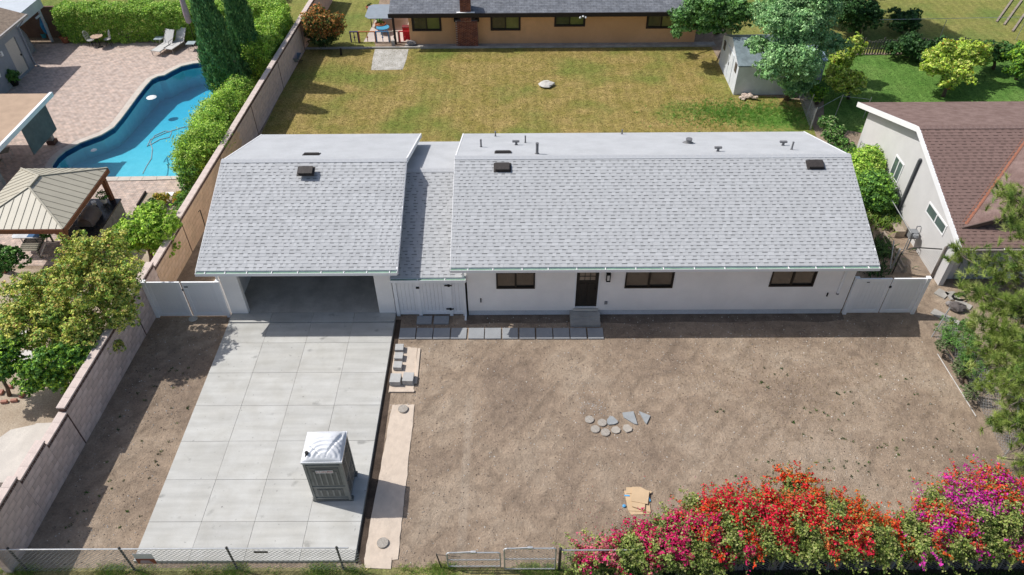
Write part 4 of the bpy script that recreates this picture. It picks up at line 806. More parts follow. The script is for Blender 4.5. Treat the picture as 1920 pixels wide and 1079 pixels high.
def gwin(y0, y1, z0, z1):
    w = MB(); X = xw-.03; t = .06
    w.box(X, xw+.02, y0, y1, z0, z0+t).box(X, xw+.02, y0, y1, z1-t, z1).box(X, xw+.02, y0, y0+t, z0+t, z1-t).box(X, xw+.02, y1-t, y1, z0+t, z1-t); yc = (y0+y1)/2; w.box(X, xw+.02, yc-.03, yc+.03, z0+t, z1-t)
    f = w.build('window', TRIM, rh); MB().box(xw-.014, xw-.005, y0+t, yc-.03, z0+t, z1-t).build('pane', SHADE_G, f); MB().box(xw-.018, xw-.009, yc+.03, y1-t, z0+t, z1-t).build('pane', SHADE_G, f)
gwin(27.46, 28.32, 1.22, 2.2); gwin(23.14, 24.78, 1.68, 2.18)
# dark strip of shade-cloth coloured soffit vent under the rear rake and the flue
MB().bar((xw-.06, 26.45, 3.05), (xw-.06, 26.5, .32), .11, .11).lathe((xw-.06, 26.44, 3.03), [(.07, 0), (.07, .10), (.02, .14)], 10).build('flue_pipe', DGREY, rh)
a = MB().tube([(xw-.06, 22.6, .02), (xw-.06, 22.6, 1.55), (xw-.06, 22.5, 1.75), (xw+.15, 21.7, 2.2)], .05, 8); a.build('downspout', M('taupe_paint', (.24, .21, .19), .6), rh)
MB().box(RX+.02, 31, RYF-.12, RYF-.01, RE-.14, RE-.03).build('gutter', M('taupe_paint', (.24, .21, .19), .6), rh)
hg = MB().box(-.015, .015, -.13, 0, -.02, .02).mesh('gutter_hanger', TRIM)
for x in (17.0, 18.1, 19.2, 20.3): piece('gutter_hanger', hg, rh, Vector((x, RYF, RE-.03))-wloc(rh))
m = MB().box(17.6, 18.35, 22.44, 22.5, .05, 2.05).box(18.39, 19.15, 22.44, 22.5, .05, 2.05); dd = m.build('double_door', M('door_grey', (.30, .33, .36), .4, .05, 3), rh)
MB().box(18.30, 18.33, 22.40, 22.44, 1.0, 1.1).box(18.42, 18.45, 22.40, 22.44, 1.0, 1.1).build('handle', BLACK, dd)
# gas meter, bench, side gate and timber edging in the passage
p = at(1712, 465); gm = thing('gas_meter', (16.6, 24.5, 0), 'grey gas meter on the cream wall in the side passage', 'meter'); GM = M('meter_grey', (.22, .23, .24), .5, .1, 6)
MB().box(16.42, 16.72, 24.38, 24.66, .55, .88).lathe((16.57, 24.3, .7), [(.12, 0), (.14, .06), (.1, .16)], 12).build('meter_body', GM, gm); MB().tube([(16.5, 24.4, 0), (16.5, 24.4, .6)], .03).tube([(16.66, 24.6, .8), (16.66, 24.6, 1.05), (16.8, 24.6, 1.05)], .03).build('riser', GM, gm)
bn = thing('planter_bench', (16.45, 25.5, 0), 'pale wooden bench box beside the gas meter', 'bench'); TW = M('pale_wood', (.36, .30, .235), .8, .12, 4)
MB().box(16.28, 16.68, 25.2, 25.24, .02, .32).build('side', TW, bn); MB().box(16.28, 16.68, 25.78, 25.82, .02, .32).build('side', TW, bn)
for i in range(4): MB().box(16.28+.1*i, 16.37+.1*i, 25.24, 25.78, .28, .32).build('slat', TW, bn)
MB().box(16.69, 16.73, 25.24, 25.78, .10, .55).build('back', TW, bn)
sgt = thing('side_gate', (16.2, 22.6, 0), 'bowed steel pipe gate across the side passage', 'gate')
MB().tube([(15.35, 22.9, 0), (15.35, 22.9, 1.1), (15.6, 22.85, 1.32), (15.9, 22.8, 1.38), (16.75, 22.7, 1.38)], .025, 8).build('frame', RUST, sgt); MB().tube([(15.30, 23.0, 0), (15.30, 23.0, 1.15)], .04, 8).tube([(15.30, 23.1, .05), (15.30, 23.6, 1.1)], .02, 6).build('post', GALV, sgt); link_mesh(sgt, (15.36, 22.87), (16.75, 22.68), .05, 1.3, .09, .003)
tf = thing('timber_edging', (14.6, 25, 0), 'weathered timber rails along the side passage', 'edging')
WOOD = M('weathered_wood', (.30, .25, .20), .9, .2, 5)
for i, (a, b) in enumerate(((at(1648, 440), at(1690, 512)), (at(1655, 440), at(1697, 512)))): MB().bar((a.x, a.y, .08+.05*i), (b.x, b.y, .08+.05*i), .05, .12).build('rail', WOOD, tf)
for q in (at(1650, 450), at(1672, 485), at(1694, 512)): MB().box(q.x-.03, q.x+.03, q.y-.03, q.y+.03, 0, .4).build('stake', WOOD, tf)
nf = thing('pipe_fence', (15.9, 27, 0), 'thin pale pipe fence line through the side passage plants', 'fence')
PQ = [at(1603, 300), at(1648, 395), at(1692, 475)]
for q in PQ: MB().tube([(q.x, q.y, 0), (q.x, q.y, 1.05)], .02, 6).build('post', GALV, nf)
for i in range(2): MB().tube([PQ[i]+Vector((0, 0, 1.05)), PQ[i+1]+Vector((0, 0, 1.05))], .018, 6).build('rail', GALV, nf); 

# ------------------------------------------------------------------ tan house behind the lawn
TAN = M('tan_stucco', (.74, .42, .22), .92, .08, 1.0, .25, 50, col3=(.66, .37, .19), fine=.07)
BROWN = M('brown_trim', (.028, .02, .018), .7, .1, 4)
ROOFB = brick_mat('blue_grey_shingle', (.155, .165, .185), (.205, .215, .235), (.10, .105, .12), .35, .14, msize=.012)
bh_ = thing('house', (2.5, 47, 0), 'tan stucco house with brick chimney and blue grey roof behind the lawn', 'house')
BW = [(-6.33, -4.55, .86, 1.90), (-1.47, .34, .86, 1.88), (2.46, 4.32, 1.08, 1.88), (8.13, 9.95, .92, 1.88)]
wall_front(-6.55, 11.25, 0, 2.25, 44.95, 45.15, BW).build('wall', TAN, bh_)
MB().box(-6.55, -6.35, 45.15, 53, 0, 2.25).box(11.05, 11.25, 45.15, 53, 0, 2.25).build('side_wall', TAN, bh_)
for (x0, x1, z0, z1) in BW:
    w = MB(); t = .10; y0 = 44.90
    w.box(x0-.02, x1+.02, y0, 45.05, z0, z0+t).box(x0-.02, x1+.02, y0, 45.05, z1-t, z1).box(x0-.02, x0+t, y0, 45.05, z0+t, z1-t).box(x1-t, x1+.02, y0, 45.05, z0+t, z1-t); xc = (x0+x1)/2; w.box(xc-.03, xc+.03, y0+.02, 45.04, z0+t, z1-t); f = w.build('window', BROWN, bh_)
    MB().box(x0+t, xc-.03, 44.975, 44.985, z0+t, z1-t).build('pane', glass_mat('dark_glass', (.03, .035, .03)), f); MB().box(xc+.03, x1-t, 44.99, 45.0, z0+t, z1-t).build('pane', glass_mat('olive_glass', (.13, .15, .05)), f)
m = MB(); ye, ze, yr_, zr_ = 44.30, 2.20, 49.0, 3.9
n = 0; m.v += [(-7.6, ye, ze), (11.5, ye, ze), (11.5, yr_, zr_), (-7.6, yr_, zr_), (-7.6, ye, ze-.08), (11.5, ye, ze-.08), (11.5, yr_, zr_-.08), (-7.6, yr_, zr_-.08)]; m.f += [(0, 1, 2, 3), (7, 6, 5, 4), (0, 4, 5, 1), (1, 5, 6, 2), (3, 2, 6, 7), (0, 3, 7, 4)]
n = len(m.v); m.v += [(-7.6, yr_, zr_-.002), (11.5, yr_, zr_-.002), (11.5, 53.7, ze), (-7.6, 53.7, ze)]; m.f.append((n, n+1, n+2, n+3)); rb = m.build('roof', ROOFB, bh_)
MB().box(-7.65, 11.55, 44.24, 44.29, ze-.24, ze+.01).build('fascia', BROWN, rb)
MB().box(-7.55, -7.42, 44.9, 45.03, 0, 2.1).build('post', BROWN, bh_)
BRK = [M('chimney_brick_%d' % i, c, .9, .15, 8, .2, 40) for i, c in enumerate(((.20, .075, .05), (.25, .10, .065), (.16, .065, .05)))]
ch = MB().box(-3.62, -2.28, 44.43, 44.94, 0, 1.68).box(-3.28, -2.64, 44.36, 44.93, 1.68, 3.35).build('chimney', MORT, bh_)
bm1 = [MB().box(0, .205, 0, .03, 0, .062).mesh('brick', b) for b in BRK]; rnd = random.Random(3)
for k in range(24):
    z = k*.07; x = -3.63-(.1 if k % 2 else 0)
    while x < -2.29:
        if x > -3.72+.08 or k % 2 == 0: piece('brick', rnd.choice(bm1), ch, Vector((max(x, -3.63), 44.405, z+.004))-wloc(ch), None, (min(1, (-2.275-max(x, -3.63))/.21), 1, 1))
        x += .215
for k in range(23):
    z = 1.7+k*.07; x = -3.29-(.1 if k % 2 else 0)
    while x < -2.66:
        piece('brick', rnd.choice(bm1), ch, Vector((max(x, -3.29), 44.335, z+.004))-wloc(ch), None, (max(.1, min(1, (-2.635-max(x, -3.29))/.21)), 1, 1)); x += .215
MB().box(-3.72, -3.50, 44.6, 44.95, 1.55, 1.75).build('shoulder', BROWN, ch); MB().box(-2.40, -2.18, 44.6, 44.95, 1.55, 1.75).build('shoulder', BROWN, ch)
MB().bar((-3.5, 44.30, 2.26), (-2.4, 44.30, 2.26), .16, .02).build('flashing', TRIM, rb)
fl = MB().lathe((4.12, 44.22, 1.96), [(.05, 0), (.08, .06), (.02, .1)], 10).lathe((3.95, 44.2, 1.92), [(.07, 0), (.03, .09)], 10).lathe((4.28, 44.2, 1.92), [(.07, 0), (.03, .09)], 10).build('floodlight', TRIM, bh_)
# patio of the tan house: table, pots, painted railing
pt_ = at(716, 42); tb = thing('patio_table', (pt_.x+.15, pt_.y, 0), 'grey oval glass patio table left of the tan house', 'table'); STEEL = M('blue_grey_top', (.27, .31, .35), .35, .08, 3); c0 = Vector((pt_.x+.15, pt_.y, 0))
tp = [(c0.x+x, c0.y+y) for x, y in ((-1.05, -.85), (-.75, -1.2), (.75, -1.2), (1.05, -.85), (1.05, .85), (.8, 1.15), (-.8, 1.15), (-1.05, .85))]; MB().prism(tp, .70, .74).build('table_top', STEEL, tb)
for sx in (-.7, .7):
    for sy in (-.8, .8): MB().tube([(c0.x+sx, c0.y+sy, 0), (c0.x+sx, c0.y+sy, .7)], .03, 6).build('leg', BLACK, tb)
TERRA = M('terracotta', (.34, .12, .06), .85, .1, 5)
def pot(px, py, r, h, label, plant=None, mat=None, seed=1, name='flower_pot', size=.08, n=300, pr=.3):
    p = at(px, py); t = thing(name, (p.x, p.y, 0), label, 'pot'); MB().lathe((p.x, p.y, .01), [(r*.7, 0), (r, h*.85), (r*1.12, h*.85), (r*1.12, h), (r*.95, h), (r*.9, h*.9)], 14).build('pot', mat or TERRA, t)
    if plant: MB().tube([(p.x, p.y, h*.8), (p.x+.02, p.y, h+pr*.8)], .02, 5).build('stem', BARK, t); crown('foliage', [(p.x, p.y, h+pr*.8, pr, pr, pr)], n, size, plant, t, seed, per=8, spread=.25)
    return t
pot(695, 24, .26, .42, 'terracotta pot at the far left corner of the patio', G_DARK, pr=.12, n=60); pot(715, 58, .33, .48, 'large terracotta pot with a spindly plant near the painted railing', G_MID, pr=.22, n=70, seed=4)
ap = at(722, 63); BLU = M('painted_blue', (.07, .30, .48), .6); st = thing('blue_stool', (ap.x-.1, ap.y, 0), 'blue painted plant stool behind the railing', 'stool'); MB().lathe((ap.x-.1, ap.y, .38), [(.42, 0), (.42, .05)], 16).build('seat', BLU, st)
for a in range(3): MB().tube([(ap.x-.1+.25*math.cos(a*2.1), ap.y+.25*math.sin(a*2.1), 0), (ap.x-.1+.2*math.cos(a*2.1), ap.y+.2*math.sin(a*2.1), .38)], .03, 6).build('leg', BLU, st)
ra = at(658, 80); rb_ = at(772, 80); rl = thing('painted_railing', ((ra.x+rb_.x)/2, ra.y, 0), 'low railing painted in purple, orange, blue and red by the patio', 'railing')
RC = [M('rail_%d' % i, c, .6, .05, 4, fine=0) for i, c in enumerate(((.10, .07, .22), (.55, .20, .08), (.10, .25, .45), (.50, .42, .34), (.55, .03, .04)))]
xs_ = [ra.x+(rb_.x-ra.x)*t for t in (0, .14, .42, .64, .80, 1.0)]
for i in range(5):
    seg = MB(); seg.box(xs_[i], xs_[i+1], ra.y-.03, ra.y+.03, .66, .72).box(xs_[i], xs_[i]+.07, ra.y-.035, ra.y+.035, 0, .66).box(xs_[i+1]-.07, xs_[i+1]-.002, ra.y-.035, ra.y+.035, 0, .66); xm = (xs_[i]+xs_[i+1])/2; seg.box(xm-.02, xm+.02, ra.y-.02, ra.y+.02, .05, .66).lathe((xm, ra.y, .33), [(.03, -.05), (.07, 0), (.03, .05)], 8); seg.build('rail_section', RC[i], rl)
p = at(764, 78); rbx = thing('red_cabinet', (p.x, p.y+.25, 0), 'bright red cabinet at the corner of the tan house', 'cabinet'); MB().box(p.x-.25, p.x+.2, p.y+.05, p.y+.4, 0, .85).build('body', RC[4], rbx); MB().box(p.x-.27, p.x+.22, p.y+.03, p.y+.42, .85, .90).build('top', M('dark_red', (.18, .03, .03), .6), rbx)
rock(772, 85, (.30, .2, .16), 'grey boulder at the foot of the red cabinet', M('grey_rock', (.28, .26, .25), .95, .2, 6, .4), 5); rock(765, 81, (.15, .12, .12), 'small pale stone left of the grey boulder', PALE, 6)
p = at(738, 87); o = MB().box(-.1, .1, -.1, .1, 0, .38).build('concrete_stub', CONC_D); o.location = (p.x, p.y, 0); tag(o, 'short concrete post stub by the painted railing', 'post')
p = at(640, 104); o = MB().tube([(0, 0, 0), (.02, 0, .45)], .06, 8).build('pipe_stub', BLACK); o.location = (p.x, p.y, 0); tag(o, 'dark upright pipe stub in the lawn near the orange bush', 'pipe')
rock(1024, 161, (.48, .42, .13), 'flat round pale boulder alone on the back lawn', M('lawn_boulder', (.48, .45, .40), .95, .2, 5, .5, 20, col2=(.60, .58, .54)), 8, 'boulder')
# wheelbarrow by the wall
p = at(553, 122); wb = thing('wheelbarrow', (p.x, p.y, 0), 'old blue grey wheelbarrow against the block wall at the lawn', 'wheelbarrow'); c0 = Vector((p.x, p.y, 0))
m = MB(); n = 0; m.v += [(c0.x+x, c0.y+y, z) for x, y, z in ((-.28, -.3, .32), (.28, -.3, .32), (.28, .3, .32), (-.28, .3, .32), (-.42, -.48, .62), (.42, -.48, .62), (.42, .42, .58), (-.42, .42, .58))]; m.f += [(3, 2, 1, 0), (0, 1, 5, 4), (1, 2, 6, 5), (2, 3, 7, 6), (3, 0, 4, 7)]; m.build('tray', M('barrow_blue', (.20, .24, .28), .5), wb)
for s in (-1, 1): MB().tube([(c0.x-.75, c0.y+s*.28, .75), (c0.x-.3, c0.y+s*.25, .34), (c0.x+.5, c0.y+s*.08, .22)], .022, 6).build('handle', BLACK, wb); MB().tube([(c0.x-.2, c0.y+s*.25, .33), (c0.x-.3, c0.y+s*.27, .0)], .02, 6).build('leg', BLACK, wb)
MB().lathe((0, 0, 0), [(.06, -.05), (.19, -.04), (.2, 0), (.19, .04), (.06, .05)], 16).build('wheel', BLACK, wb).matrix_local = Matrix.Translation((.52, 0, .2)) @ Matrix.Rotation(R(90), 4, 'X')

# ------------------------------------------------------------------ sheds and rear fences on the right
SHW = M('shed_white', (.62, .65, .68), .6, .08, 2, .1, 30, fine=.06); SHR = M('shed_roof', (.20, .25, .27), .6, .2, 3)
sh = thing('garden_shed', (13.2, 40, 0), 'white garden shed with grey roof half hidden by the ash tree', 'shed')
def gshed(t, x0, x1, y0, y1, h, hr, wm, rm):
    yc = (y0+y1)/2; m = MB(); n = 0; P = [(y0, 0), (y1, 0), (y1, h), (yc, hr), (y0, h)]; m.v += [(x0, y, z) for y, z in P]+[(x1, y, z) for y, z in P]; m.f += [(4, 3, 2, 1, 0), (5, 6, 7, 8, 9), (0, 1, 6, 5), (1, 2, 7, 6), (4, 0, 5, 9)]; m.build('wall', wm, t)
    r = MB(); r.quad((x0-.05, y0-.06, h-.01), (x1+.05, y0-.06, h-.01), (x1+.05, yc, hr+.03), (x0-.05, yc, hr+.03)); r.quad((x0-.05, yc, hr+.03), (x1+.05, yc, hr+.03), (x1+.05, y1+.06, h-.01), (x0-.05, y1+.06, h-.01)); r.quad((x0-.05, y0-.06, h-.07), (x0-.05, yc, hr-.03), (x1+.05, yc, hr-.03), (x1+.05, y0-.06, h-.07)); r.quad((x0-.05, y0-.06, h-.07), (x1+.05, y0-.06, h-.07), (x1+.05, y0-.06, h-.01), (x0-.05, y0-.06, h-.01)); r.build('roof', rm, t)
gshed(sh, 12.18, 15.3, 38.05, 42.0, 1.75, 2.45, SHW, SHR)
for y0 in (38.35, 41.2): w = MB().box(12.14, 12.18, y0, y0+.35, 1.15, 1.65).build('window', M('shed_window', (.10, .085, .075), .4), sh)
MB().box(12.15, 12.18, 39.2, 39.95, .08, 1.75).box(12.15, 12.18, 40.0, 40.75, .08, 1.75).build('double_door', SHW, sh); MB().box(12.12, 12.15, 39.88, 39.92, .9, 1.05).build('handle', BLACK, sh)
sh2 = thing('metal_shed', (16.2, 39.6, 0), 'pale blue metal shed right of the ash tree trunk', 'shed'); gshed(sh2, 15.5, 17.15, 38.75, 40.6, 1.72, 1.98, M('shed_blue', (.46, .54, .60), .5, .06, 3), M('shed_blue_roof', (.30, .40, .46), .5, .2, 3))
for i in range(6): MB().box(15.6+.26*i, 15.65+.26*i, 38.72, 38.75, .05, 1.7).build('corrugation', SHW, sh2)
for i in range(15):
    rn = random.Random(i); rock(1385+rn.uniform(0, 34), 180+rn.uniform(0, 9), (rn.uniform(.10, .16), rn.uniform(.09, .13), rn.uniform(.07, .11)), 'pale round rock in the heap before the white shed', PALE, 20+i, 'heap_rock', rn.uniform(0, .12), 'rocks heaped by the shed')
sf = thing('chain_link_fence', (16, 36, 0), 'sagging wire fence with pale stakes between lawn and side garden', 'fence'); SP = [at(1497, 190), at(1500, 205), at(1517, 243)]
for q in (at(1500, 188), at(1512, 218), at(1518, 243)): MB().tube([q, q+Vector((.1, .05, 1.25))], .022, 6).build('stake', GALV, sf)
link_mesh(sf, at(1497, 182), at(1520, 246), .03, 1.15, .09, .004)
sf2 = thing('wire_fence', (18.5, 34.4, 0), 'low wire fence line across the side garden', 'fence'); q0, q1 = at(1566, 217), at(1618, 222)
for q in (q0, q1): MB().tube([q, q+Vector((.1, .05, 1.2))], .022, 6).build('stake', GALV, sf2)
MB().tube([at(1518, 243)+Vector((0, 0, 1.1)), q0+Vector((0, 0, 1.15)), q1+Vector((0, 0, 1.1))], .008, 5).build('wire', GALV, sf2)
pk = thing('picket_fence', (20.3, 43.1, 0), 'old dark paling fence in the shade behind the citrus', 'fence'); PKM = M('old_paling', (.16, .145, .13), .9, .25, 6); pm = MB().box(-.04, .04, -.01, .01, 0, .95).mesh('paling', PKM); rn = random.Random(5)
for i in range(60):
    q = piece('paling', pm, pk, Vector((17.6+i*.165, 43.12+rn.uniform(-.02, .02), 0))-Vector((20.3, 43.1, 0)), (rn.uniform(-.05, .05), rn.uniform(-.04, .04), 0), (1, 1, rn.uniform(.85, 1.1)))
MB().box(17.5, 27.6, 43.14, 43.17, .3, .36).box(17.5, 27.6, 43.14, 43.17, .7, .76).build('rail', PKM, pk)
tw = thing('top_wire', (22, 43.6, 0), 'pale horizontal wire on posts across the back of the right garden', 'wire'); MB().tube([at(1610, 76, .0)+Vector((0, 0, 1.3)), at(1920, 70)+Vector((0, 0, 1.3))], .012, 5).build('wire', GALV, tw)
for px in (1612, 1760, 1905): q = at(px, 76); MB().tube([q, q+Vector((0, 0, 1.3))], .02, 6).build('post', GALV, tw)
bf = thing('board_fence', (28.5, 50, 0), 'open brown framed fence at the far right corner', 'fence')
for (a, b) in (((1868, 42), (1898, 0)), ((1882, 48), (1915, 2)), ((1898, 60), (1920, 28))):
    A, B = at(*a), at(*b); MB().bar((A.x, A.y, .05), (B.x, B.y, .05), .12, .08).build('rail', WOOD, bf)

# ------------------------------------------------------------------ swimming pool
def water_mat():
    m = bpy.data.materials.new('pool_water'); m.use_nodes = True; nt = m.node_tree; N = nt.nodes; L = nt.links; N.remove(N['Principled BSDF'])
    tr = N.new('ShaderNodeBsdfTransparent'); tr.inputs[0].default_value = (.97, .99, 1.0, 1); gl = N.new('ShaderNodeBsdfGlossy'); gl.inputs['Roughness'].default_value = .02
    fr = N.new('ShaderNodeFresnel'); fr.inputs[0].default_value = 1.33; ge_ = N.new('ShaderNodeNewGeometry'); iv = N.new('ShaderNodeMath'); iv.operation = 'SUBTRACT'; iv.inputs[0].default_value = 1.0; L.new(ge_.outputs['Backfacing'], iv.inputs[1]); fm = N.new('ShaderNodeMath'); fm.operation = 'MULTIPLY'; L.new(fr.outputs[0], fm.inputs[0]); L.new(iv.outputs[0], fm.inputs[1]); mx = N.new('ShaderNodeMixShader'); L.new(fm.outputs[0], mx.inputs[0]); L.new(tr.outputs[0], mx.inputs[1]); L.new(gl.outputs[0], mx.inputs[2])
    n = N.new('ShaderNodeTexNoise'); n.inputs['Scale'].default_value = 5; n.inputs['Detail'].default_value = 3; bp = N.new('ShaderNodeBump'); bp.inputs['Strength'].default_value = .2; bp.inputs['Distance'].default_value = .05; L.new(n.outputs['Fac'], bp.inputs['Height']); L.new(bp.outputs[0], gl.inputs['Normal'])
    ab = N.new('ShaderNodeVolumeAbsorption'); ab.inputs['Color'].default_value = (.02, .74, .90, 1); ab.inputs['Density'].default_value = .5; L.new(ab.outputs[0], N['Material Output'].inputs['Volume']); L.new(mx.outputs[0], N['Material Output'].inputs['Surface']); return m
PLAST = M('pool_plaster', (.32, .68, .68), .6, .06, 2.5, col2=(.40, .74, .74), fine=.03); TILEB = M('pool_tile', (.02, .06, .16), .3, .2, 14)
COPE = M('pool_coping', (.56, .50, .44), .8, .08, 3, .1, 40)
pool = thing('swimming_pool', (POOL[0][0]+4, POOL[0][1]+4, 0), 'free-form swimming pool with blue water and pale coping', 'pool')
k = len(POOL); depth = lambda y: .9+max(0, min(1, (y-32.5)/7))*.55
m = MB(); inn = grow(POOL, -.02)
for i in range(k):
    a, b = POOL[i], POOL[(i+1) % k]; m.quad((a[0], a[1], -.30), (b[0], b[1], -.30), (b[0], b[1], -depth(b[1])), (a[0], a[1], -depth(a[1])))
fl = [Vector((p[0], p[1], 0)) for p in POOL]; n = len(m.v); m.v += [(p[0], p[1], -depth(p[1])) for p in POOL]
for t in tessellate_polygon([fl]): m.f.append(tuple(n+i for i in t))
m.build('basin', PLAST, pool)
m = MB()
for i in range(k): a, b = POOL[i], POOL[(i+1) % k]; m.quad((a[0], a[1], .0), (b[0], b[1], .0), (b[0], b[1], -.30), (a[0], a[1], -.30))
m.build('tile_band', TILEB, pool)
# coping stones, one by one round the rim
outp = grow(POOL, .31); lipp = grow(POOL, -.03)
for i in range(k):
    a0, a1, b0, b1 = [Vector(p) for p in (lipp[i], outp[i], lipp[(i+1) % k], outp[(i+1) % k])]; nseg = max(1, round((b1-a1).length/.62))
    for j in range(nseg):
        f0, f1 = j/nseg+.004, (j+1)/nseg-.004; P = [a0.lerp(b0, f0), a0.lerp(b0, f1), a1.lerp(b1, f1), a1.lerp(b1, f0)]; MB().prism([tuple(p) for p in P], -.02, .045).build('coping_stone', COPE, pool)
m = MB(); wv = grow(POOL, -.006); nw = len(wv); m.v = [(p[0], p[1], -.13) for p in wv] + [(p[0], p[1], -depth(p[1])+.012) for p in wv]
for t in tessellate_polygon([[Vector((p[0], p[1], 0)) for p in wv]]):
    a, b, c = [Vector((*wv[i], 0)) for i in t]; t = tuple(t) if (b-a).cross(c-a).z > 0 else tuple(t[::-1]); m.f += [t, tuple(nw+i for i in t[::-1])]
ccw = sum(wv[i][0]*wv[(i+1) % nw][1]-wv[(i+1) % nw][0]*wv[i][1] for i in range(nw)) > 0
for i in range(nw): j = (i+1) % nw; m.f.append((i+nw, j+nw, j, i) if ccw else (i, j, j+nw, i+nw))
m.build('water', water_mat(), pool)
hosep = [(268, 326), (275, 312), (284, 298), (286, 280), (282, 268), (290, 255), (310, 246), (322, 248), (318, 258), (300, 262), (286, 270), (276, 275), (282, 262), (310, 250), (340, 240), (368, 236)]
MB().tube([at(x, y, -.10) for x, y in hosep], .026, 6).build('vacuum_hose', M('hose_grey', (.28, .33, .36), .5), pool)
for px, py, s in ((284, 183, .28), (176, 282, .16)): p = at(px, py, -.11); MB().lathe((p.x, p.y, -.14), [(s*.5, 0), (s, .03), (s*.6, .07), (.02, .09)], 12).build('skimmer_float', TRIM, pool)

# ------------------------------------------------------------------ pool house, carport, patio cover, gazebo
PHW = M('grey_stucco', (.30, .32, .36), .9, .07, 2, .25, 60, fine=.06); PHR = M('tan_shingle', (.24, .185, .14), .9, .25, 6, .3, 40, fine=.2)
ph = thing('pool_house', (-31, 40, 0), 'grey stucco pool house with pale panelled door at the left edge', 'building')
X = -28.95
mm_ = wall_front(36.0, 42.25, 0, 2.95, 0, .18, [(37.0, 39.0, .95, 2.0), (40.55, 41.65, .12, 2.12)]); mm_.v = [(X-y, x, z) for x, y, z in mm_.v]; mm_.build('wall', PHW, ph)
MB().box(-34, X-.18, 42.07, 42.25, 0, 2.95).build('end_wall', PHW, ph)
MB().box(X-.12, X-.06, 40.58, 41.62, .12, 2.10).build('door', M('pale_door', (.62, .56, .50), .6, .04, 3), ph); MB().box(X-.06, X-.0, 41.5, 41.56, 1.0, 1.1).build('door_handle', BLACK, ph)
w = MB().box(X-.03, X+.04, 37.0, 39.0, .92, 1.0).box(X-.03, X+.04, 37.0, 39.0, 1.95, 2.03).box(X-.03, X+.04, 36.95, 37.05, 1.0, 1.95).box(X-.03, X+.04, 38.94, 39.03, 1.0, 1.95).build('window', TRIM, ph); MB().box(X-.08, X-.06, 37.05, 38.94, 1.0, 1.95).build('pane', SHADE_G, w)
MB().box(X+.0, X+.12, 39.75, 39.9, 1.75, 2.02).build('wall_lamp', TRIM, ph)
m = MB(); m.quad((-28.5, 35, 2.95), (-28.5, 42.8, 2.95), (-34, 42.8, 4.6), (-34, 35, 4.6)); m.quad((-28.5, 35, 2.87), (-34, 35, 4.52), (-34, 42.8, 4.52), (-28.5, 42.8, 2.87)); m.quad((-28.5, 42.8, 2.95), (-28.5, 42.8, 2.87), (-34, 42.8, 4.52), (-34, 42.8, 4.6)); m.build('roof', PHR, ph)
MB().box(-28.49, -28.37, 35, 42.8, 2.83, 2.95).build('gutter', M('taupe_gutter', (.36, .33, .31), .5), ph); MB().tube([(-28.43, 42.5, 2.85), (-28.85, 42.2, 2.4), (-28.88, 42.2, .1), (-28.65, 42.2, .03)], .045, 8).build('downspout', PHW, ph)
CPW = M('carport_grey', (.50, .54, .58), .6, .05, 2)
cpv = thing('carport', (-30.5, 44.2, 0), 'pale grey lean-to roof on posts behind the pool house', 'carport')
m = MB(); m.box(-38, -29.55, 42.95, 46.2, 2.50, 2.58); m.build('roof', CPW, cpv); m = MB().box(-29.55, -29.45, 42.9, 46.25, 2.02, 2.60).build('fascia', CPW, cpv)
MB().box(-29.56, -29.44, 45.65, 45.77, 0, 2.02).build('post', CPW, cpv); MB().box(-29.54, -29.46, 45.1, 45.65, 1.7, 1.8).build('brace', CPW, cpv); MB().box(-36, -28.6, 46.3, 46.45, 0, 2.0).build('rear_wall', M('brown_wall', (.16, .10, .075), .9), cpv)
bt = thing('covered_mound', (-31.0, 44.1, 0), 'large rounded object under a grey cover below the lean-to', 'cover'); rng = np.random.default_rng(3); m = MB()
for i in range(9):
    th = math.pi/2*i/8
    for j in range(18): a = 2*math.pi*j/18; r = 1+.06*math.sin(a*5+i)+rng.uniform(-.03, .03); m.v.append((-31.0+1.1*r*math.cos(th)**.6*math.cos(a), 44.1+1.0*r*math.cos(th)**.6*math.sin(a), 1.55*math.sin(th)*r))
for i in range(8):
    for j in range(18): m.f.append((i*18+j, i*18+(j+1) % 18, (i+1)*18+(j+1) % 18, (i+1)*18+j))
m.build('tarp', M('grey_tarp', (.30, .30, .31), .7, .2, 3, .6, 8), bt, True)
q = at(83, 50, .9); bp_ = thing('blue_umbrella', (q.x, q.y, 0), 'folded bright blue cloth hanging beside the lean-to post', 'cloth'); MB().lathe((q.x, q.y, .4), [(.05, 0), (.17, .2), (.22, .6), (.08, 1.0), (.02, 1.1)], 8).build('cloth', M('blue_cloth', (.03, .25, .50), .7, .2, 6), bp_); MB().tube([(q.x, q.y, 0), (q.x, q.y, 1.6)], .02, 6).build('pole', GALV, bp_)
q = at(84, 71); bkt = MB().lathe((0, 0, 0), [(.13, 0), (.17, .28), (.16, .28), (.12, .04)], 12).build('bucket', M('teal_plastic', (.04, .30, .38), .5)); bkt.location = (q.x, q.y, .012); tag(bkt, 'teal bucket on the floor under the lean-to', 'bucket')
CVR = M('cover_tan', (.43, .31, .22), .9, .1, 1.5, .1, 30, fine=.06)
pc = thing('patio_cover', (-25.5, 31, 0), 'flat tan patio cover with white edge at the left', 'canopy')
MB().box(-40, -23.05, 27.5, 33.7, 2.50, 2.60).build('roof', CVR, pc); MB().box(-23.06, -22.92, 27.4, 33.8, 2.42, 2.63).build('edge_trim', TRIM, pc); MB().box(-40, -23.06, 27.38, 27.49, 2.42, 2.63).build('front_trim', TRIM, pc)
MB().box(-23.9, -23.65, 33.2, 33.45, .22, 2.5).build('post', M('post_grey', (.30, .29, .28), .8), pc); MB().box(-23.97, -23.58, 33.13, 33.52, 0, .22).build('post_base', TRIMB, pc); MB().box(-23.9, -23.65, 28.6, 28.85, 0, 2.5).build('post', M('post_grey', (.30, .29, .28), .8), pc)
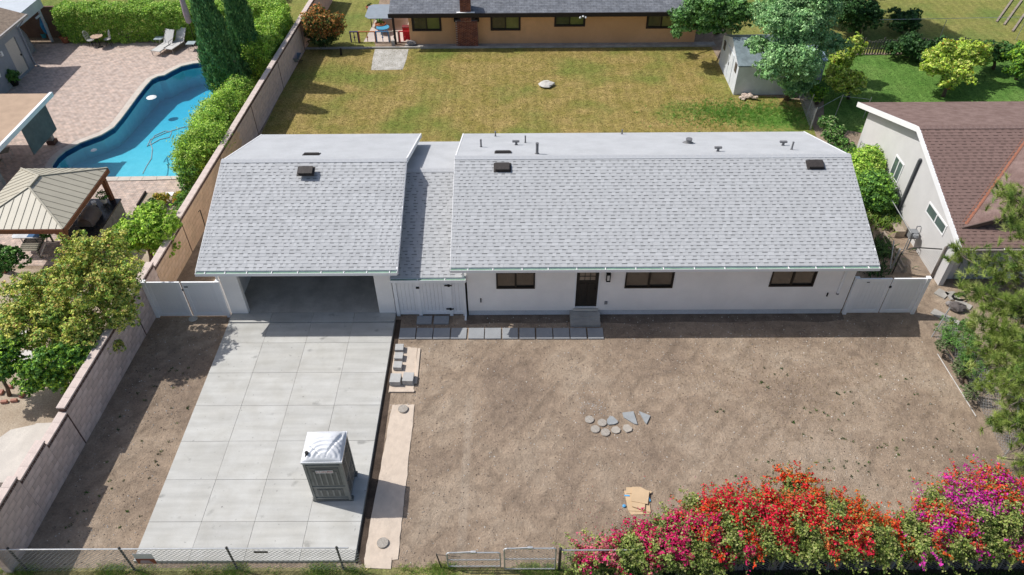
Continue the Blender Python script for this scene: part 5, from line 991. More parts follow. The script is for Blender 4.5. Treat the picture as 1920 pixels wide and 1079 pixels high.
a0, a1 = at(85, 200, 2.4), at(43, 246, 2.4); MB().quad((-23.0, 33.0, 2.42), (-23.0, 30.6, 2.42), (-23.0, 30.6, 1.0), (-23.0, 33.0, 1.0)).quad((-23.02, 33.0, 2.42), (-23.02, 33.0, 1.0), (-23.02, 30.6, 1.0), (-23.02, 30.6, 2.42)).build('roller_shade', M('shade_cloth', (.13, .135, .13), .85), pc)
# gazebo with ribbed metal hip roof
GZ = M('metal_sheet', (.43, .395, .31), .5, .05, 2, fine=.03, spec=.4); GZD = M('dark_seam', (.27, .245, .195), .6); GW = M('redwood', (.21, .085, .045), .75, .15, 6)
gz = thing('gazebo', (-19.5, 25.1, 0), 'gazebo with ribbed beige metal hip roof and redwood posts', 'gazebo')
gx0, gx1, gy0, gy1, ge, gr = -21.35, -17.60, 22.95, 27.25, 2.42, 3.15; gcx = (gx0+gx1)/2; ra_, rb2 = (gcx, 24.75, gr), (gcx, 25.55, gr)
cs = [(gx0, gy0, ge), (gx1, gy0, ge), (gx1, gy1, ge), (gx0, gy1, ge)]
rf = MB().quad(cs[0], cs[1], ra_).quad(cs[1], cs[2], rb2, ra_).quad(cs[2], cs[3], rb2).quad(cs[3], cs[0], ra_, rb2).quad(*[(x, y, z-.06) for x, y, z in cs[::-1]]).build('roof', GZ, gz)
sm = MB()
def seam(p, q): sm.bar(Vector(p)+Vector((0, 0, .012)), Vector(q)+Vector((0, 0, .012)), .016, .010)
for side in range(4):
    A, B = Vector(cs[side]), Vector(cs[(side+1) % 4]); top = [(ra_, ra_), (ra_, rb2), (rb2, rb2), (rb2, ra_)][side]; T0, T1 = Vector(top[0]), Vector(top[1]); nS = 13
    for i in range(1, nS):
        f = i/nS; base = A.lerp(B, f); d = (B-A).normalized(); s0, s1 = (T0-A).dot(d)/(B-A).length, (T1-A).dot(d)/(B-A).length
        k_ = f/s0 if f < s0 else ((1-f)/(1-s1) if f > s1 else 1); mid = (T0 if f < s0 else T1 if f > s1 else T0.lerp(T1, (f-s0)/max(1e-6, s1-s0))); hip = A if f < s0 else B
        seam(base, base+(( (T0+T1)/2 - (A+B)/2) - d*((T0+T1)/2-(A+B)/2).dot(d))*min(1, k_))
sm.build('seams', GZD, rf)
hp = MB()
for c_, t_ in zip(cs, (ra_, ra_, rb2, rb2)): hp.bar(Vector(c_)+Vector((0, 0, .02)), Vector(t_)+Vector((0, 0, .02)), .07, .03)
hp.bar(Vector(ra_)+Vector((0, 0, .03)), Vector(rb2)+Vector((0, 0, .03)), .14, .06); hp.build('hip_caps', GZ, rf)
for x0, x1, y0, y1 in ((gx0, gx1, gy0-.03, gy0+.03), (gx0, gx1, gy1-.03, gy1+.03), (gx0-.03, gx0+.03, gy0, gy1), (gx1-.03, gx1+.03, gy0, gy1)): MB().box(x0, x1, y0, y1, ge-.22, ge-.02).build('beam', GW, gz)
for x in (gx0+.25, gx1-.25):
    for y in (gy0+.25, gy1-.25):
        po = MB().box(x-.09, x+.09, y-.09, y+.09, 0, ge-.06).build('post', GW, gz)
        for dx, dy in ((.55, 0), (0, .55)): sx = dx*(1 if x < gcx else -1); sy = dy*(1 if y < 25 else -1); MB().bar((x, y, 1.75), (x+sx, y+sy, ge-.1), .09, .09).build('brace', GW, po)
# stone barbecue counter, covered grill, kettle
STN = M('ledge_stone', (.20, .21, .20), .9, .3, 5, .6, 14, col2=(.34, .34, .32), fine=.2)
bc = thing('barbecue_counter', (-17.75, 25.2, 0), 'stacked stone barbecue counter with black top under the gazebo', 'counter')
MB().box(-18.25, -17.5, 24.2, 27.0, 0, .88).build('base', STN, bc); MB().box(-18.75, -18.25, 24.2, 27.0, 0, .80).build('shelf', BLACK, bc); MB().box(-18.8, -17.46, 24.15, 27.05, .88, .95).build('counter_top', M('black_stone', (.02, .02, .022), .25), bc)
gc = thing('covered_grill', (-18.15, 25.5, .95), 'grill under a brown fabric cover on the counter', 'grill'); m = MB(); rng = np.random.default_rng(8)
for i in range(9):
    y = -.5+i/8
    for j in range(9): a = math.pi*j/8; r = (1+.05*math.sin(i*2+j)+rng.uniform(-.02, .02))*(.85 if i in (0, 8) else 1); m.v.append((.33*r*math.cos(a), y, .48*r*math.sin(a)**.7 if 0 < j < 8 else 0))
for i in range(8):
    for j in range(8): m.f.append((i*9+j, i*9+j+1, (i+1)*9+j+1, (i+1)*9+j))
m.f += [tuple(range(9)), tuple(80-j for j in range(9))]; m.build('fabric_cover', M('brown_cover', (.17, .14, .13), .7, .15, 5, .3, 10), gc, True, local=True)
kp = at(172, 440); kt = thing('kettle_grill', (kp.x, kp.y+.1, 0), 'round black kettle grill at the end of the stone counter', 'grill'); MB().lathe((kp.x, kp.y+.1, .55), [(.08, 0), (.25, .1), (.3, .22), (.26, .36), (.12, .45), (.02, .47)], 18).build('kettle', BLACK, kt, True)
for a in range(3): MB().tube([(kp.x+.3*math.cos(a*2.1), kp.y+.1+.3*math.sin(a*2.1), 0), (kp.x+.12*math.cos(a*2.1), kp.y+.1+.12*math.sin(a*2.1), .6)], .015, 5).build('leg', GALV, kt)
pot(178, 378, .14, .2, 'white pot of green leaves on the barbecue counter', G_MID, TRIM, 6, 'counter_pot', .06, 150, .22); bpy.data.objects['counter_pot'].location = (-18.05, 26.75, .945)
q = at(166, 380); o = MB().lathe((0, 0, 0), [(.08, 0), (.11, .16), (.09, .16)], 12).build('white_jar', TRIM); o.location = (-18.45, 26.6, .952); tag(o, 'small white jar on the barbecue counter beside the leafy pot', 'jar')
# table end and slatted swing below the gazebo
q = at(40, 440, .75); tb2 = thing('patio_table', (q.x, q.y, 0), 'white rounded table edge showing below the gazebo roof', 'table'); MB().prism([(q.x+x, q.y+y) for x, y in ((-.35, -.12), (-.25, -.25), (.75, -.25), (.85, -.1), (.85, .5), (-.35, .5))], .72, .76).build('table_top', M('table_blue_white', (.60, .62, .66), .4), tb2)
for x in (-.2, .7): MB().tube([(q.x+x, q.y+.1, 0), (q.x+x, q.y+.1, .72)], .03, 6).build('leg', GALV, tb2)
MB().box(q.x+.32, q.x+.82, q.y-.2, q.y+.45, .762, .77).build('blue_cloth', M('blue_cloth2', (.05, .14, .30), .7), tb2)
q = at(70, 470); sw = thing('slatted_lounge', (q.x, q.y, 0), 'grey slatted wooden lounge beside the thin white branch', 'bench'); GSL = M('grey_slats', (.20, .19, .15), .85, .2, 8)
for i in range(12): MB().box(q.x-.35, q.x+.45, q.y-.55+i*.11, q.y-.46+i*.11, .42+.02*i, .45+.02*i).build('slat', GSL, sw)
for s in (-.33, .43): MB().bar((q.x+s, q.y-.6, .36), (q.x+s, q.y+.8, .62), .05, .06).build('side_rail', GSL, sw)
for s in (-.3, .4):
    for t in (-.5, .6): MB().box(q.x+s-.03, q.x+s+.03, q.y+t-.03, q.y+t+.03, 0, .42).build('leg', GSL, sw)
q = at(18, 305); 
def wire_chair(px, py, label, rz):
    p = at(px, py); t = thing('wire_chair', (p.x, p.y, 0), label, 'chair', None, rz)
    MB().box(-.25, .25, -.25, .25, .42, .45).build('seat', GSL, t, local=True); m = MB()
    for i in range(6): m.tube([(-.25+.1*i, .25, .45), (-.25+.1*i, .33, .95)], .012, 5)
    m.tube([(-.27, .33, .95), (.27, .33, .95)], .02, 6); m.build('backrest', GALV, t, local=True)
    for sx in (-.23, .23):
        for sy in (-.23, .23): MB().tube([(sx, sy, 0), (sx, sy, .43)], .015, 5).build('leg', GALV, t, local=True)
    return t
wire_chair(14, 297, 'wire patio chair in the shade of the tan patio cover', 1.9); wire_chair(-2, 318, 'second wire patio chair half out of the picture at left', 1.6)

# ------------------------------------------------------------------ poolside furniture
LNG = M('lounge_sling', (.55, .54, .52), .7, .05, 4); LFR = M('lounge_frame', (.30, .28, .26), .5)
def lounger(px, py, label, rz):
    p = at(px, py); t = thing('sun_lounger', (p.x, p.y, 0), label, 'lounger', 'loungers by the pool', rz)
    MB().box(-.30, .30, -.75, .45, .33, .36).build('seat_sling', LNG, t, local=True); n = MB(); n.v += [(-.3, .45, .34), (.3, .45, .34), (.3, 1.0, 1.02), (-.3, 1.0, 1.02), (-.3, .48, .31), (.3, .48, .31), (.3, 1.03, .99), (-.3, 1.03, .99)]; n.f += [(0, 1, 2, 3), (7, 6, 5, 4), (0, 4, 5, 1), (1, 5, 6, 2), (2, 6, 7, 3), (3, 7, 4, 0)]; n.build('backrest', LNG, t, local=True)
    for s in (-.32, .32):
        MB().tube([(s, -.78, .34), (s, .46, .34), (s, 1.02, 1.03)], .022, 6).build('side_rail', LFR, t, local=True); MB().tube([(s, .15, .34), (s, .2, .58), (s, .62, .6)], .02, 6).build('armrest', LFR, t, local=True)
        for y in (-.7, .5): MB().tube([(s, y, 0), (s, y, .34)], .02, 6).build('leg', LFR, t, local=True)
    return t
lounger(309, 97, 'pale sling sun lounger, left of the two by the hedge', R(-18)); lounger(331, 93, 'pale sling sun lounger, right of the two by the hedge', R(-18))
def side_table(px, py, label):
    p = at(px, py); t = thing('side_table', (p.x, p.y, 0), label, 'table'); MB().box(p.x-.26, p.x+.26, p.y-.24, p.y+.24, .44, .47).build('table_top', M('glass_top', (.40, .47, .50), .15), t)
    for sx in (-.2, .2):
        for sy in (-.18, .18): MB().tube([(p.x+sx, p.y+sy, 0), (p.x+sx*.8, p.y+sy*.8, .44)], .015, 5).build('leg', LFR, t)
side_table(302, 85, 'small glass side table left of the loungers'); side_table(362, 94, 'small glass side table between loungers and cypress')
q = at(367, 84); um = thing('closed_umbrella', (q.x, q.y, 0), 'tall closed mauve patio umbrella behind the cypress', 'umbrella'); MB().tube([(q.x, q.y, 0), (q.x, q.y, 3.9)], .025, 8).build('pole', BLACK, um); m = MB(); pr = [(.05, 1.35), (.17, 1.45), (.19, 2.0), (.15, 2.8), (.08, 3.5), (.02, 3.85)]
m.lathe((q.x, q.y, 0), pr, 12); m.build('folded_canopy', M('mauve_cloth', (.40, .31, .33), .85, .12, 6, .4, 12), um, True); MB().lathe((q.x, q.y, 0), [(.28, 0), (.28, .06), (.06, .1)], 14).build('base', BLACK, um)
q = at(189, 89); bt_ = thing('bistro_table', (q.x, q.y, 0), 'round bistro table with mosaic top by the hedge', 'table'); MB().lathe((q.x, q.y, .70), [(.36, 0), (.37, .02), (.36, .035)], 20).build('table_top', M('mosaic', (.46, .33, .24), .6, .3, 9), bt_); MB().lathe((q.x, q.y, 0), [(.2, 0), (.03, .06), (.03, .68), (.1, .70)], 10).build('pedestal', BLACK, bt_)
def bistro(px, py, label, rz, pale):
    p = at(px, py); t = thing('bistro_chair', (p.x, p.y, 0), label, 'chair', None, rz); m_ = M('pale_metal', (.55, .54, .53), .5) if pale else LFR
    MB().lathe((0, 0, .43), [(.21, 0), (.22, .015), (.21, .03)], 16).build('seat', m_, t, local=True); b = MB()
    P = [(-.19, .14, .44), (-.2, .22, .8), (-.12, .26, .95), (0, .27, 1.0), (.12, .26, .95), (.2, .22, .8), (.19, .14, .44)]; b.tube(P, .018, 6)
    for x in (-.1, 0, .1): b.tube([(x, .18, .45), (x, .26, .95)], .012, 5)
    for z in (.6, .75): b.tube([(-.19, .2, z), (.19, .2, z)], .012, 5)
    b.build('backrest', m_, t, local=True)
    for a in range(4): MB().tube([(.15*math.cos(a*1.57+.78), .15*math.sin(a*1.57+.78), .43), (.2*math.cos(a*1.57+.78), .2*math.sin(a*1.57+.78), 0)], .014, 5).build('leg', BLACK, t, local=True)
bistro(175, 88, 'bistro chair with pale seat left of the round table', R(80), True); bistro(206, 86, 'pale lattice backed bistro chair right of the round table', R(-80), True)
q = at(478, 70); ch2 = wire_chair(481, 72, 'reddish edged patio chair behind the cypresses', 2.6)
pot(125, 80, .28, .42, 'dark red pot with bare shrub beside the hedge corner', G_DARK, TERRA, 9, 'flower_pot', .06, 90, .3); pot(28, 160, .30, .36, 'black pot with spiky fern against the pool house', G_MID, BLACK, 10, 'fern_pot', .16, 420, .34)
for i, (px, py, a, lab) in enumerate(((28, 632, .5, 'white stone slab lying in the soil behind the shrubs'), (42, 670, .3, 'second white stone slab, nearer and partly shaded'))): p = at(px, py); o = MB().box(-.42, .42, -.27, .27, 0, .07).build('stone_slab', M('white_stone', (.58, .55, .52), .8, .1, 4)); o.location = (p.x, p.y, .01); o.rotation_euler = (0, 0, a); tag(o, lab, 'slab')
# concrete ramp and handrail beside the wall at the lower left
rp = thing('concrete_steps', (-15.6, 13, 0), 'pale concrete landing with steps behind the block wall', 'steps'); RPC = M('pale_landing', (.55, .51, .46), .85, .1, 1.5, .15, 30)
P = [at(68, 794, .2), at(113, 792, .2), at(40, 905, .2), at(-60, 905, .2)]; MB().prism([(p.x, p.y) for p in P], 0, .2).build('landing', RPC, rp)
P = [at(20, 806, .1), at(66, 796, .1), at(-55, 905, .1), at(-120, 905, .1)]; MB().prism([(p.x, p.y) for p in P], 0, .1).build('step', RPC, rp)
hr = thing('handrail', (-15.2, 12.5, 0), 'thin dark handrail on the landing behind the block wall', 'rail'); A, B, C_ = at(66, 856, 1.0), at(54, 861, 1.0), at(18, 925, 1.0); MB().tube([A, B, C_], .02, 6).build('rail', BLACK, hr)
for q in (B, C_): MB().tube([(q.x, q.y, .1), (q.x, q.y, 1.0)], .018, 6).build('post', BLACK, hr)
be = thing('brick_edging', (at(20, 745).x, at(20, 745).y, 0), 'scalloped red brick edging around a tree at the left', 'edging'); BRD = M('red_edging', (.40, .20, .15), .9, .15, 8); em = MB().box(-.10, .10, -.05, .05, 0, .11).mesh('edging_brick', BRD)
for (a, b) in (((0, 757), (37, 752)), ((37, 752), (48, 735)), ((28, 728), (10, 727)), ((8, 730), (0, 746))):
    A, B = at(*a), at(*b); kk = max(1, int((B-A).length/.22))
    for i in range(kk): p = A.lerp(B, (i+.5)/kk); piece('edging_brick', em, be, p-Vector(be.location), (0, 0, math.atan2(B.y-A.y, B.x-A.x)))
sheet('planting_bed', [tuple(at(*p))[:2] for p in ((258, 388), (274, 362), (352, 360), (372, 330), (385, 345), (345, 420), (310, 470), (262, 440))], .016, SOIL)
o = bpy.data.objects['planting_bed']
for a, b in (((258, 388), (274, 362)),): A, B = at(*a), at(*b); q = MB().bar((A.x, A.y, .06), (B.x, B.y, .06), .06, .12).build('bed_board', BROWN); tag(q, 'dark board edging the small planting bed beside the deck', 'edging')
q = at(322, 378); sst = thing('garden_stool', (q.x, q.y, 0), 'small white garden seat among the planting bed flowers', 'stool'); MB().box(q.x-.2, q.x+.2, q.y-.15, q.y+.15, .38, .42).build('seat', TRIM, sst)
for sx in (-.17, .17):
    for sy in (-.12, .12): MB().tube([(q.x+sx, q.y+sy, 0), (q.x+sx, q.y+sy, .38)], .018, 5).build('leg', BLACK, sst)

# ------------------------------------------------------------------ trees, hedges, shrubs
def atree(name, basepx, label, cat, cl, n, size, pal, seed, **k):
    b = at(*basepx) if len(basepx) == 2 else Vector(basepx)
    C = []
    for px, py, z, rx, ry, rz in cl: p = at(px, py, z); C.append((p.x-b.x, p.y-b.y, z, rx, ry, rz))
    return tree(name, b, label, cat, C, n, size, pal, seed, **k)
# two Italian cypresses
def cypress(px, py, h, r, label, seed):
    b = at(px, py); rng = np.random.default_rng(seed); t = thing('cypress_tree', (b.x, b.y, 0), label, 'tree', 'cypresses by the pool'); MB().tube([(b.x, b.y, 0), (b.x, b.y, h*.9)], [.14, .03], 8).build('trunk', BARK, t)
    k = 5200; z = rng.random(k)**.85*h; th = rng.uniform(0, 6.283, k); R_ = r*np.clip(np.minimum(z/.7+.35, 1), 0, 1)*np.clip((h-z)/h*1.5, 0, 1)**.6*(1+.14*np.sin(th*3+z*1.7)+.10*np.sin(th*7+z*4.1)+rng.normal(0, .10, k)-np.abs(rng.normal(0, .16, k)))
    C = np.stack([b.x+R_*np.cos(th), b.y+R_*np.sin(th), z], 1); O = np.stack([np.cos(th), np.sin(th), np.full(k, .3)], 1); per = 13
    P = np.repeat(C, per, 0)+rng.normal(size=(k*per, 3))*[.06, .06, .11]; O = np.repeat(O, per, 0); m = len(P); Nn = unit(O*.9+rng.normal(size=(m, 3))*.55)
    up = unit(np.tile([0., 0., 1.], (m, 1))+rng.normal(size=(m, 3))*.35+O*.25); bb = unit(np.cross(Nn, up)); L = (rng.uniform(.06, .12, m))[:, None]; w = L*.28
    V = np.stack([P-up*L, P+bb*w, P+up*L, P-bb*w], 1).reshape(-1, 3); pal = np.array(G_CYP)*3.0; Cc = pal[rng.choice(4, m, p=[.3, .35, .25, .1])]*(rng.uniform(.7, 1.35, k).repeat(per))[:, None]
    np_obj('crown', np_mesh('crown', V, np.arange(4*m).reshape(m, 4), attr_mat('leaf', .55, .25), np.repeat(Cc, 4, 0), (b.x, b.y, 0)), t)
cypress(432, 186, 7.2, .78, 'thick dark cypress nearest the pool', 11); cypress(478, 152, 6.8, .68, 'dark cypress behind the first, nearer the wall', 12)
hedge('clipped_hedge', -28.6, -17.6, 45.5, 46.9, 2.05, 'long clipped bright green hedge behind the pool deck', 80600, 0.0562, G_BOX, 21)
hedge('clipped_hedge', -17.3, -14.5, 45.6, 46.9, 2.2, 'shorter clipped hedge behind the cypresses', 26000, 0.0562, G_BOX, 22)
hedge('boundary_hedge', -15.0, -13.75, 39.4, 44.9, 2.5, 'bright lime hedge along the block wall behind the cypress', 44200, 0.06, G_BOX+G_LIME[:2], 23)
atree('rounded_shrub', (452, 200), 'low green shrub between cypress and block wall', 'shrub', [(455, 180, 1.0, .8, .9, .9), (448, 165, 1.5, .6, .6, .6)], 12150, 0.0504, G_BOX, 24, rough=False)
atree('boundary_shrub', (415, 255), 'large lime green shrub by the wall, nearer the cypress', 'shrub', [(408, 225, 1.25, 1.0, 1.2, 1.15), (428, 205, 1.3, .9, .9, 1.0), (395, 250, 1.2, 1.0, 1.0, 1.1)], 29700, 0.054, G_BOX+G_LIME[:2], 25, rough=False)
atree('boundary_shrub', (380, 320), 'large lime green shrub by the wall near the pool corner', 'shrub', [(372, 290, 1.2, 1.0, 1.1, 1.15), (395, 270, 1.4, .95, 1.0, 1.1), (358, 312, 1.0, .8, .8, .9)], 27000, 0.054, G_BOX+G_LIME[:2], 26, rough=False)
atree('slender_shrub', (362, 350), 'loose green shrub against the wall below the hedge', 'shrub', [(358, 340, .8, .55, .7, .7), (350, 372, .6, .5, .6, .5), (345, 395, .6, .45, .6, .5)], 9450, 0.0432, G_MID+G_BOX[:2], 27)
YEL = [(.30, .26, .03), (.22, .22, .03), (.12, .18, .03), (.34, .20, .05)]
for i, (px, py, lab) in enumerate(((305, 372, 'small yellow flowering plant at the deck edge'), (285, 388, 'low rust tipped plant in the planting bed'), (338, 368, 'orange tinged plant by the white garden seat'))): atree('bed_plant', (px, py+4), lab, 'plant', [(px, py, .3, .42, .38, .32)], 2430, 0.0396, YEL if i != 1 else G_MID, 30+i, trunk_r=.02, per=9)
atree('lime_tree', (285, 492), 'bright yellow green citrus tree beside the wall', 'tree', [(270, 420, 1.9, 1.15, 1.1, .8), (245, 440, 1.6, .85, .9, .7), (298, 440, 1.7, .85, .9, .75), (275, 455, 1.3, 1.0, .8, .6), (310, 462, 1.2, .6, .6, .5)], 21600, 0.0612, G_LIME, 33, per=12)
PHO = [(.24, .29, .05), (.16, .23, .04), (.30, .29, .06), (.08, .15, .03), (.36, .35, .10)]
def topred(P, O, C, rng):   # new growth at the outer, upper shoots is bronze
    k = (O[:, 2] > .35) & (rng.random(len(P)) < .12); C[k] = np.array([.50, .32, .10])*rng.uniform(.7, 1.2, (k.sum(), 1)); return C
atree('bronze_tipped_tree', (213, 630), 'bronze tipped leafy tree by the wall, nearest the gate', 'tree', [(150, 475, 3.72, .9, .9, .75), (205, 490, 3.36, 1.1, 1.0, .85), (225, 540, 2.76, 1.0, 1.0, .9), (175, 545, 3, 1.1, 1.0, .9), (220, 590, 2.04, .85, .9, .8), (130, 520, 3.36, .8, .8, .7)], 35100, 0.0504, PHO, 34, per=12, extra=topred, trunk_r=.07)
atree('bronze_tipped_tree', (150, 668), 'bronze tipped leafy tree in the middle of the left garden', 'tree', [(90, 560, 2.5, 1.0, 1.0, .9), (45, 560, 2.5, .95, .95, .85), (125, 590, 2.1, 1.0, 1.0, .9), (60, 610, 2, .95, .95, .85), (30, 600, 2.1, .7, .8, .8)], 32400, 0.0504, PHO, 35, per=12, extra=topred, trunk_r=.07)
atree('bronze_tipped_tree', (190, 672), 'smaller bronze tipped tree low against the wall', 'tree', [(95, 640, 1.7, .8, .8, .75), (160, 620, 1.9, .85, .85, .8), (185, 650, 1.2, .7, .7, .6), (130, 650, 1.5, .75, .75, .7)], 22950, 0.0468, PHO, 36, per=12, extra=topred, trunk_r=.06)
atree('green_shrub_tree', (128, 738), 'small bright green tree by the wall at lower left', 'tree', [(75, 690, 1.7, .75, .7, .55), (110, 680, 1.8, .7, .7, .55), (145, 668, 1.7, .6, .6, .5), (60, 715, 1.3, .6, .6, .5), (115, 715, 1.2, .75, .6, .5)], 17550, 0.054, G_LIME[:3]+G_MID[:3], 37, per=12, trunk_r=.05)
atree('green_shrub_tree', (18, 742), 'green tree at the left edge inside brick edging', 'tree', [(0, 660, 1.8, .8, .8, .7), (5, 690, 1.5, .75, .7, .6), (-15, 680, 1.7, .7, .7, .6)], 12150, 0.054, G_MID+G_LIME[:2], 38, per=12, trunk_r=.06)
atree('fig_tree', (22, 512), 'sparse leafy tree with white limbs beside the gazebo', 'tree', [(10, 480, 1.4, .7, .7, .5), (-5, 500, 1.2, .6, .6, .5), (40, 490, 1.2, .4, .4, .35)], 3510, 0.0648, G_MID, 39, per=8, bark=M('white_bark', (.50, .47, .45), .9, .15, 6))
wb_ = thing('bare_branch', (at(88, 455).x, at(88, 455).y, 0), 'thin white bare curving branch before the slatted lounge', 'branch'); MB().tube([at(78, 482, .0), at(77, 478, .2), at(86, 456, .8), at(88, 448, 1.1), at(83, 435, 1.5), at(83, 427, 1.7)], [.035, .035, .03, .028, .02, .012], 6).build('limb', M('white_bark', (.50, .47, .45), .9, .15, 6), wb_); q = at(84, 435, 1.5); crown('leaves', [(q.x, q.y, q.z, .25, .25, .3)], 260, .08, G_MID, wb_, 40, per=6)
# far garden greenery behind the pool hedge
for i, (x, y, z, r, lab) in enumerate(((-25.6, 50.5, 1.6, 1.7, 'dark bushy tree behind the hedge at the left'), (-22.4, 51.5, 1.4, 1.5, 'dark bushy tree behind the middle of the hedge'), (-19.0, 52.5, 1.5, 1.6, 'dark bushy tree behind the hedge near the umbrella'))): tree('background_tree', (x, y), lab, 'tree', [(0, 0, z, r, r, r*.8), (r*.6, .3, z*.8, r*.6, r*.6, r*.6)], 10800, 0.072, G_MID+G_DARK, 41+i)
# orange berried bush on the back lawn
ORG = [(.34, .13, .035), (.38, .18, .06), (.27, .13, .04), (.14, .15, .03), (.07, .11, .025)]
def berries(P, O, C, rng):
    up = P[:, 2]; g = (up < 1.0) | (rng.random(len(P)) < .22); C[g] = np.array([.03, .065, .018])*rng.uniform(.6, 1.8, (g.sum(), 1)); return C
atree('orange_berried_bush', (606, 88), 'large round bush covered in orange berries by the wall', 'bush', [(606, 50, 1.35, 1.25, 1.1, 1.15), (590, 38, 1.7, .9, .9, .85), (625, 58, 1.1, 1.0, .9, .9), (605, 72, .7, 1.3, .9, .7)], 32400, 0.054, ORG, 45, extra=berries, per=12)
# ash and other large trees on the right
atree('ash_tree', (1476, 187), 'large pale green ash tree between the two sheds', 'tree', [(1495, 60, 4.2, 1.6, 1.5, 1.3), (1460, 40, 4.6, 1.3, 1.3, 1.1), (1530, 40, 4.5, 1.4, 1.3, 1.1), (1480, 110, 3.3, 1.5, 1.3, 1.1), (1450, 130, 2.6, 1.0, .9, .8), (1510, 130, 2.5, 1.1, 1.0, .8), (1425, 85, 3.2, .75, .7, .55), (1490, 165, 1.3, .9, .8, .8), (1470, 5, 5.0, 1.4, 1.3, 1.0), (1545, 85, 3.2, 1.0, 1.0, .8), (1525, -20, 5.9, 1.5, 1.4, 1.1), (1500, -60, 6.6, 1.3, 1.3, 1.0)], 81000, 0.072, G_ASH, 46, per=14, trunk_r=.16, spread=.15)
atree('leafy_tree', (1345, 62), 'dense mid green tree overhanging the tan house end', 'tree', [(1310, 20, 3.2, 1.5, 1.4, 1.1), (1285, 45, 2.4, .75, .8, .8), (1350, 20, 3.5, 1.5, 1.4, 1.1), (1270, 62, 1.3, .5, .5, .5), (1375, 35, 2.9, 1.2, 1.2, 1.0), (1330, 45, 2.4, 1.1, 1.0, .7)], 45900, 0.072, G_ASH[:2]+G_MID, 47, per=14, trunk_r=.14)
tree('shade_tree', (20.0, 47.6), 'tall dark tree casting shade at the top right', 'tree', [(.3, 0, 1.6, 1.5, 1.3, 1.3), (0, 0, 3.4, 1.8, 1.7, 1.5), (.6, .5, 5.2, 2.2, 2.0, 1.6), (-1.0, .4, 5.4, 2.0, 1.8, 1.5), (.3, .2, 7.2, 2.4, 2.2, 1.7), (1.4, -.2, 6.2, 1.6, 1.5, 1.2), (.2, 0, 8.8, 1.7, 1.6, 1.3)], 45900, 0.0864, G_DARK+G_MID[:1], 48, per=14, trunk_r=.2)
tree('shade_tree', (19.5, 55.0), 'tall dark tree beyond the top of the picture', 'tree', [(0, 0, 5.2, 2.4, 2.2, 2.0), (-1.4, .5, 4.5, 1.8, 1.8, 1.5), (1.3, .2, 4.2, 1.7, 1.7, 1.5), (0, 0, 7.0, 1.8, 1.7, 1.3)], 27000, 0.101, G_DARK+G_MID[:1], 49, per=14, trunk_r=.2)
CIT = [(.22, .29, .035), (.30, .36, .06), (.13, .21, .03), (.36, .38, .11)]
def fruit(P, O, C, rng):
    k = rng.random(len(P)) < .012; C[k] = (.60, .22, .02); return C
atree('citrus_tree', (1768, 182), 'bright rounded citrus tree on the right hand lawn', 'tree', [(1780, 105, 1.7, 1.2, 1.1, .8), (1815, 100, 1.7, 1.1, 1.0, .75), (1750, 125, 1.5, .9, .9, .65), (1800, 135, 1.3, 1.0, .9, .6), (1780, 155, .95, .75, .6, .5), (1840, 110, 1.4, .6, .6, .5)], 27000, 0.0684, CIT, 50, per=12, extra=fruit)
atree('citrus_tree', (1905, 150), 'bright citrus tree cut off by the right edge', 'tree', [(1915, 105, 1.3, .8, .8, .8), (1912, 130, .9, .8, .7, .6)], 12150, 0.0648, G_LIME[:3]+G_MID[:2], 51, per=12)
atree('dark_shrub', (1862, 130), 'dark olive shrub between the two citrus trees', 'shrub', [(1850, 100, 1.1, 1.0, .9, .8), (1880, 100, 1.0, .8, .8, .7)], 14850, 0.0612, G_DARK+G_MID[:2]+[(.10, .13, .03)], 52)
atree('citrus_tree', (1590, 130), 'slim citrus tree with orange fruit beside the metal shed', 'tree', [(1600, 88, 2.1, .6, .6, .6), (1585, 110, 1.5, .7, .7, .6), (1612, 92, 1.9, .45, .45, .45), (1575, 125, 1.1, .6, .6, .5)], 12150, 0.0648, CIT, 53, per=10, extra=fruit)
atree('citrus_tree', (1590, 186), 'low wide citrus bush below the slim citrus tree', 'tree', [(1565, 148, 1.3, .8, .8, .6), (1600, 150, 1.3, .7, .7, .6), (1585, 162, 1.0, .9, .7, .55)], 13500, 0.0648, CIT, 54, per=10, extra=fruit)
atree('green_shrub', (1532, 195), 'small vivid green shrub at the wire fence', 'shrub', [(1525, 178, .7, .5, .5, .5), (1538, 170, .9, .5, .5, .45)], 4860, 0.0612, G_LIME[:3]+G_MID[:2], 55, per=9)
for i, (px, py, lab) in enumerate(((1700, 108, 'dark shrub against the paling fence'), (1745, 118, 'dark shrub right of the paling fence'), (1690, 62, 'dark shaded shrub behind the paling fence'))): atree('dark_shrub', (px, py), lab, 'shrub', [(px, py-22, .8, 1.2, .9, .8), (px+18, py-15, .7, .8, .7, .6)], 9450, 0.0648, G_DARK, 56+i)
atree('dark_shrub', (1612, 66), 'dark bushy shrub in shade just right of the ash tree', 'shrub', [(1605, 40, 1.0, 1.3, 1.1, 1.0), (1625, 30, 1.4, 1.2, 1.1, 1.1), (1590, 15, 2.0, 1.3, 1.2, 1.2)], 14000, .08, G_DARK, 59)
